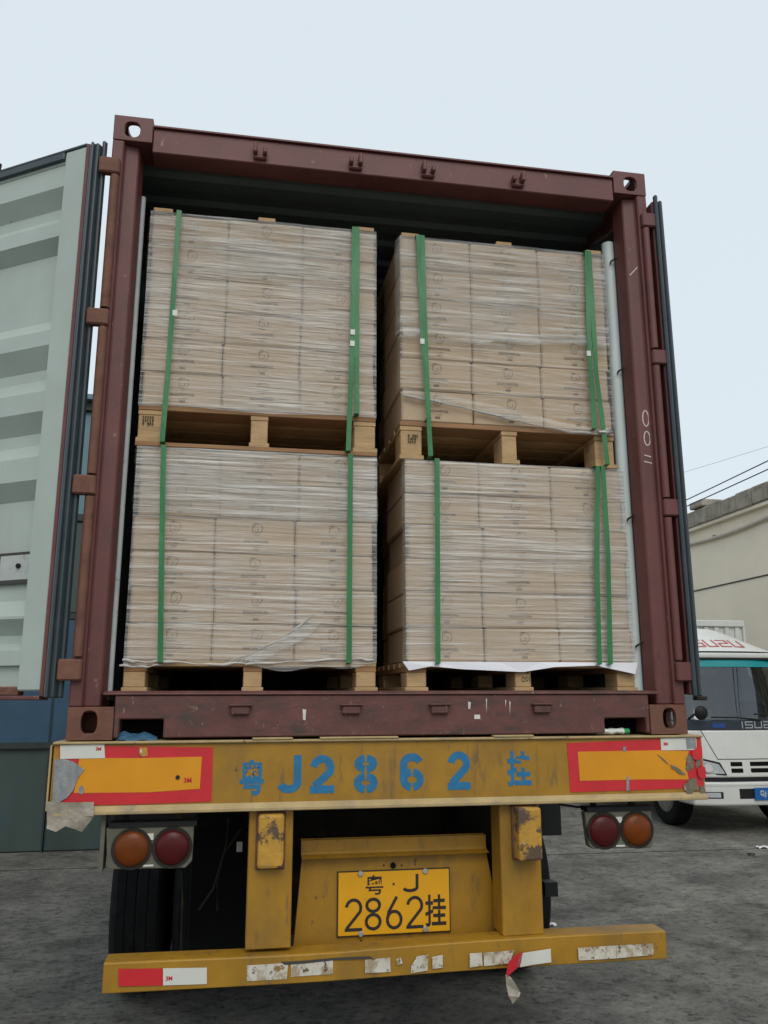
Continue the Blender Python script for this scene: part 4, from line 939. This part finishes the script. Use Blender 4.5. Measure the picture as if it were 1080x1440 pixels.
# hood seams
bar(-.60, .60, .026, .04, .868, .876, 8).fn(lean).build('panel_seam', mSeam, bd)
for sx in (-1, 1):
    q = [(sx*.60, .87), (sx*.607, .87), (sx*.76, 1.205), (sx*.753, 1.205)]
    bow(MB().prism([(CX+a, ZG+z) for a, z in q], FY+.024, FY+.05, 'y')).fn(lean).build('panel_seam', mSeam, bd)
    hl = [(sx*.915, .905), (sx*.86, .90), (sx*.59, .835), (sx*.52, .69), (sx*.915, .69)]
    b0 = bow(MB().prism([(CX+a, ZG+z) for a, z in hl], FY+.016, FY+.10, 'y')).fn(lean).build('headlamp', mPlastic, tk)
    hl2 = [(sx*.905, .875), (sx*.86, .875), (sx*.61, .815), (sx*.545, .705), (sx*.905, .705)]
    bow(MB().prism([(CX+a, ZG+z) for a, z in hl2], FY+.008, FY+.02, 'y')).fn(lean).build('lens', mLensC, b0, bevel=.004)
    bow(MB().cyl(T(sx*.74, .02, .77), T(sx*.74, .002, .77), .045, .05, n=14)).fn(lean).build('reflector_bowl', mBolt, b0, smooth=True)
    bow(MB().box(CX+min(sx*.78, sx*.92), CX+max(sx*.78, sx*.92), FY+.0, FY+.05, ZG+1.07, ZG+1.105)).fn(lean).build('corner_step', mTruckW, bd, bevel=.01)
# cabin: pillars, roof, doors, rear wall
WB, WT = 1.335, 2.10
yB, yT = .16, .66
def pillar(nm, a, b_, w, m=mTruckW):
    a = Vector(T(*a)); b_ = Vector(T(*b_)); MB().hexa([a+Vector((-w, -.03, 0)), a+Vector((w, -.03, 0)), a+Vector((w, .05, 0)), a+Vector((-w, .05, 0))], [b_+Vector((-w, -.03, 0)), b_+Vector((w, -.03, 0)), b_+Vector((w, .05, 0)), b_+Vector((-w, .05, 0))]).build(nm, m, tk, bevel=.012)
for sx in (-1, 1):
    pillar('windscreen_pillar', (sx*.885, yB+.16, 1.21), (sx*.80, yT+.10, WT+.02), .035)
    pillar('rear_pillar', (sx*.90, 1.50, 1.21), (sx*.83, 1.50, WT+.02), .04)
    q = [T(sx*.905, .50, 1.25), T(sx*.905, 1.46, 1.25), T(sx*.83, 1.46, 2.08), T(sx*.83, .80, 2.08)]
    MB().hexa([Vector(k) for k in q], [Vector(k)-Vector((sx*.006, 0, 0)) for k in q]).build('door_window', mGlass, tk)
    TB('door_panel', mTruckW, min(sx*.932, sx*.945), max(sx*.932, sx*.945), .50, 1.48, .72, 1.23, bevel=.006)
TB('rear_wall', mTruckW, -.86, .86, 1.56, 1.60, 1.212, 1.42); TB('rear_wall', mTruckW, -.86, -.60, 1.56, 1.60, 1.422, 2.1); TB('rear_wall', mTruckW, .60, .86, 1.56, 1.60, 1.422, 2.1); TB('rear_wall', mTruckW, -.598, .598, 1.56, 1.60, 1.92, 2.1)
TB('rear_window', mGlass, -.6, .6, 1.575, 1.58, 1.425, 1.918)
bar(-.86, .86, yT-.02, 1.62, WT+.005, WT+.075, 18).build('roof', mTruckW, tk, bevel=.02, seg=2)
bar(-.84, .84, yT-.03, yT+.05, WT-.015, WT+.004, 18).build('roof_shadow_gap', mPlastic, tk)
def ws(f0, f1, off, inset0=0.):
    g = []
    for i in range(5):
        f = f0+(f1-f0)*i/4; row = []
        for j in range(19):
            s = -1+2*j/18; x = s*((.875-inset0)+(.80-.875)*f); y = yB+(yT-yB)*f+off+.10*abs(s)**4+.035*s*s; row.append(T(x, y, WB+(WT-WB)*f))
        g.append(row)
    return MB().grid(g)
wsn = ws(0, 1, 0).build('windscreen', mGlass, tk, smooth=True)
ws(.855, .985, -.006, .02).build('sun_strip', mTeal, wsn, smooth=True)
bar(-.80, .80, .22, .75, 1.22, 1.345, 10).build('dashboard', mSeat, tk, bevel=.02)
for x in (-.42, .40):
    TB('seat', mSeat, x-.25, x+.25, 1.25, 1.40, 1.0, 1.88, bevel=.05, seg=3); TB('headrest', mSeat, x-.13, x+.13, 1.28, 1.38, 1.885, 2.04, bevel=.04, seg=3)
MB().lathe([(.20, -.012), (.215, 0), (.20, .012), (.185, 0), (.20, -.012)], (0, 0, 0), 'z', 28).xf(Matrix.Translation(T(.40, .72, 1.43)) @ Matrix.Rotation(R(38), 4, 'X')).build('steering_wheel', mPlastic, tk, smooth=True)
# dark curtain behind the screen
g = [[T(.18+.03*math.sin(j*1.9)+.26*j/8+(.1*i if j > 4 else .03*i), 1.05+.02*math.sin(j*2.3), 2.08-.19*i) for j in range(9)] for i in range(5)]
MB().grid(g).build('curtain', mSeat, tk, smooth=True)
# roof fairing with red lettering
fr0 = []
for i in range(9):
    f = i/8; row = []
    for j in range(25):
        s = -1+2*j/24; e = (1-abs(s)**3.0)
        z = 2.178+(.02+.36*f**.85)*max(0, e)**.6 ; y = .70+.85*f-.0*s+.14*abs(s)**3*(1-f)
        row.append(T(s*.86*(1-.02*f), y, z))
    fr0.append(row)
fg = MB().grid(fr0); fg.add([fr0[-1][0]]+fr0[-1], [tuple(range(1, 26))]); fo = fg.build('roof_fairing', mTruckW, tk, smooth=True)
def fz(x, y):
    f = (y-.70)/.85; s = x/.86; e = max(0, 1-abs(s)**3)
    return 2.178+(.02+.36*max(f, 0)**.85)*e**.6
x = -.42
for ch in 'ISUZU':
    w_ = .045 if ch == 'I' else .155
    gm = glyph(ch, w_, .24, .026)
    gm.fn(lambda u, v, h: (x+u+v*.12, .80+v, h))
    V = [T(a, b2, fz(a, b2)+.006+h_) for a, b2, h_ in gm.v]; MB().add(V, gm.f).build('roof_letter', mRedT, fo); x += w_+.033
# name on the nose panel
x = -.25
for ch in 'ISUZU':
    w_ = .03 if ch == 'I' else .105
    bow(glyph(ch, w_, .085, .015).fn(lambda u, v, h: (CX+x+u, FY+.081-h, ZG+1.23+v))).build('nose_letter', mSilverT, tk); x += w_+.02
bow(MB().box(CX-.62, CX-.46, FY+.078, FY+.09, ZG+1.24, ZG+1.29)).build('nose_sticker', mBlueSt, tk)
# wipers and round mirror
for a, b_ in (((-.62, .12, 1.365), (.02, .08, 1.33)), ((-.05, .10, 1.40), (.60, .14, 1.35))):
    MB().tube([T(*a), T((a[0]+b_[0])/2, (a[1]+b_[1])/2-.02, (a[2]+b_[2])/2+.012), T(*b_)], .011, 6).build('wiper', mPlastic, tk, smooth=True)
MB().lathe([(.01, -.035), (.055, -.03), (.082, -.005), (.085, .02), (.07, .045), (.01, .05)], T(-.78, .06, 1.42), 'y', 20).build('round_mirror', mPlastic, tk, smooth=True)
MB().tube([T(-.80, .12, 1.42), T(-.86, .2, 1.36), T(-.89, .3, 1.25)], .014, 6).build('mirror_arm', mPlastic, tk, smooth=True)
# chassis, wheels, cargo box
for sx in (-1, 1): TB('chassis_rail', mSteelD, sx*.36-.04, sx*.36+.04, .3, 4.9, .42, .56)
for ay in (.98, 3.6):
    TB('axle', mSteelD, -.7, .7, ay-.05, ay+.05, .33, .43)
    for sx in (-1, 1):
        w_ = MB().lathe([(.22, -.09), (.30, -.11), (.365, -.10), (.385, -.08), (.385, .08), (.365, .10), (.30, .11), (.22, .09)], T(sx*.755, ay, .385), 'x', 36).build('tyre', mTyre, tk, smooth=True)
        MB().lathe([(.225, -.10), (.225, .10), (.20, .105*sx), (.16, .03*sx), (.10, .05*sx), (.02, .055*sx)], T(sx*.755, ay, .385), 'x', 28).build('rim', mRim, w_, smooth=True)
        if ay < 2: MB().lathe([(.41, -.12), (.43, -.12), (.43, .12), (.41, .12), (.41, -.12)], T(sx*.80, ay, .385), 'x', 32).fn(lambda x, y, z: (x, y, max(z, ZG+.5))).build('wheel_arch', mPlastic, tk)
TB('floor_pan', mPlastic, -.9, .9, .25, 1.6, .57, .655)
bx = TB('cargo_box', mBoxW, -.98, .98, 1.75, 4.9, .80, 2.66)
for k in range(12): TB('rib', mBoxW, -.97+k*.165, -.97+k*.165+.075, 1.722, 1.749, .84, 2.60, bx, bevel=.012)
TB('top_frame', mBoxW, -1.0, 1.0, 1.71, 1.78, 2.605, 2.70, bx, bevel=.01)
for sx in (-1, 1): TB('corner_frame', mBoxW, sx*.985-.02, sx*.985+.02, 1.71, 1.80, .78, 2.604, bx, bevel=.008)

# ---- litter on the yard
def litter(px, m, sz, lab):
    d = fw+r2*((px[0]-540)/1155.4)-u2*((px[1]-720)/1155.4); t = (ZG-.169)/d.z; x, y = -0.613+d.x*t, -3.227+d.y*t
    g = [[(x+sz*(i/4-.5)*(1+.2*math.sin(j*3)), y+sz*.6*(j/4-.5), ZG+.004+.02*abs(math.sin(i*2.1+j*1.3))) for j in range(5)] for i in range(5)]
    tag(MB().grid(g).build('litter', m), lab, 'litter', 'scraps lying on the yard')
litter((1073, 1193), mPaper, .13, 'scrap of white paper on the yard in front of the parked truck')
litter((776, 1303), mPaper, .07, 'small white scrap on the yard beside the trailer upright')
litter((1056, 1203), mSteelD, .08, 'small dark scrap on the yard near the parked truck')
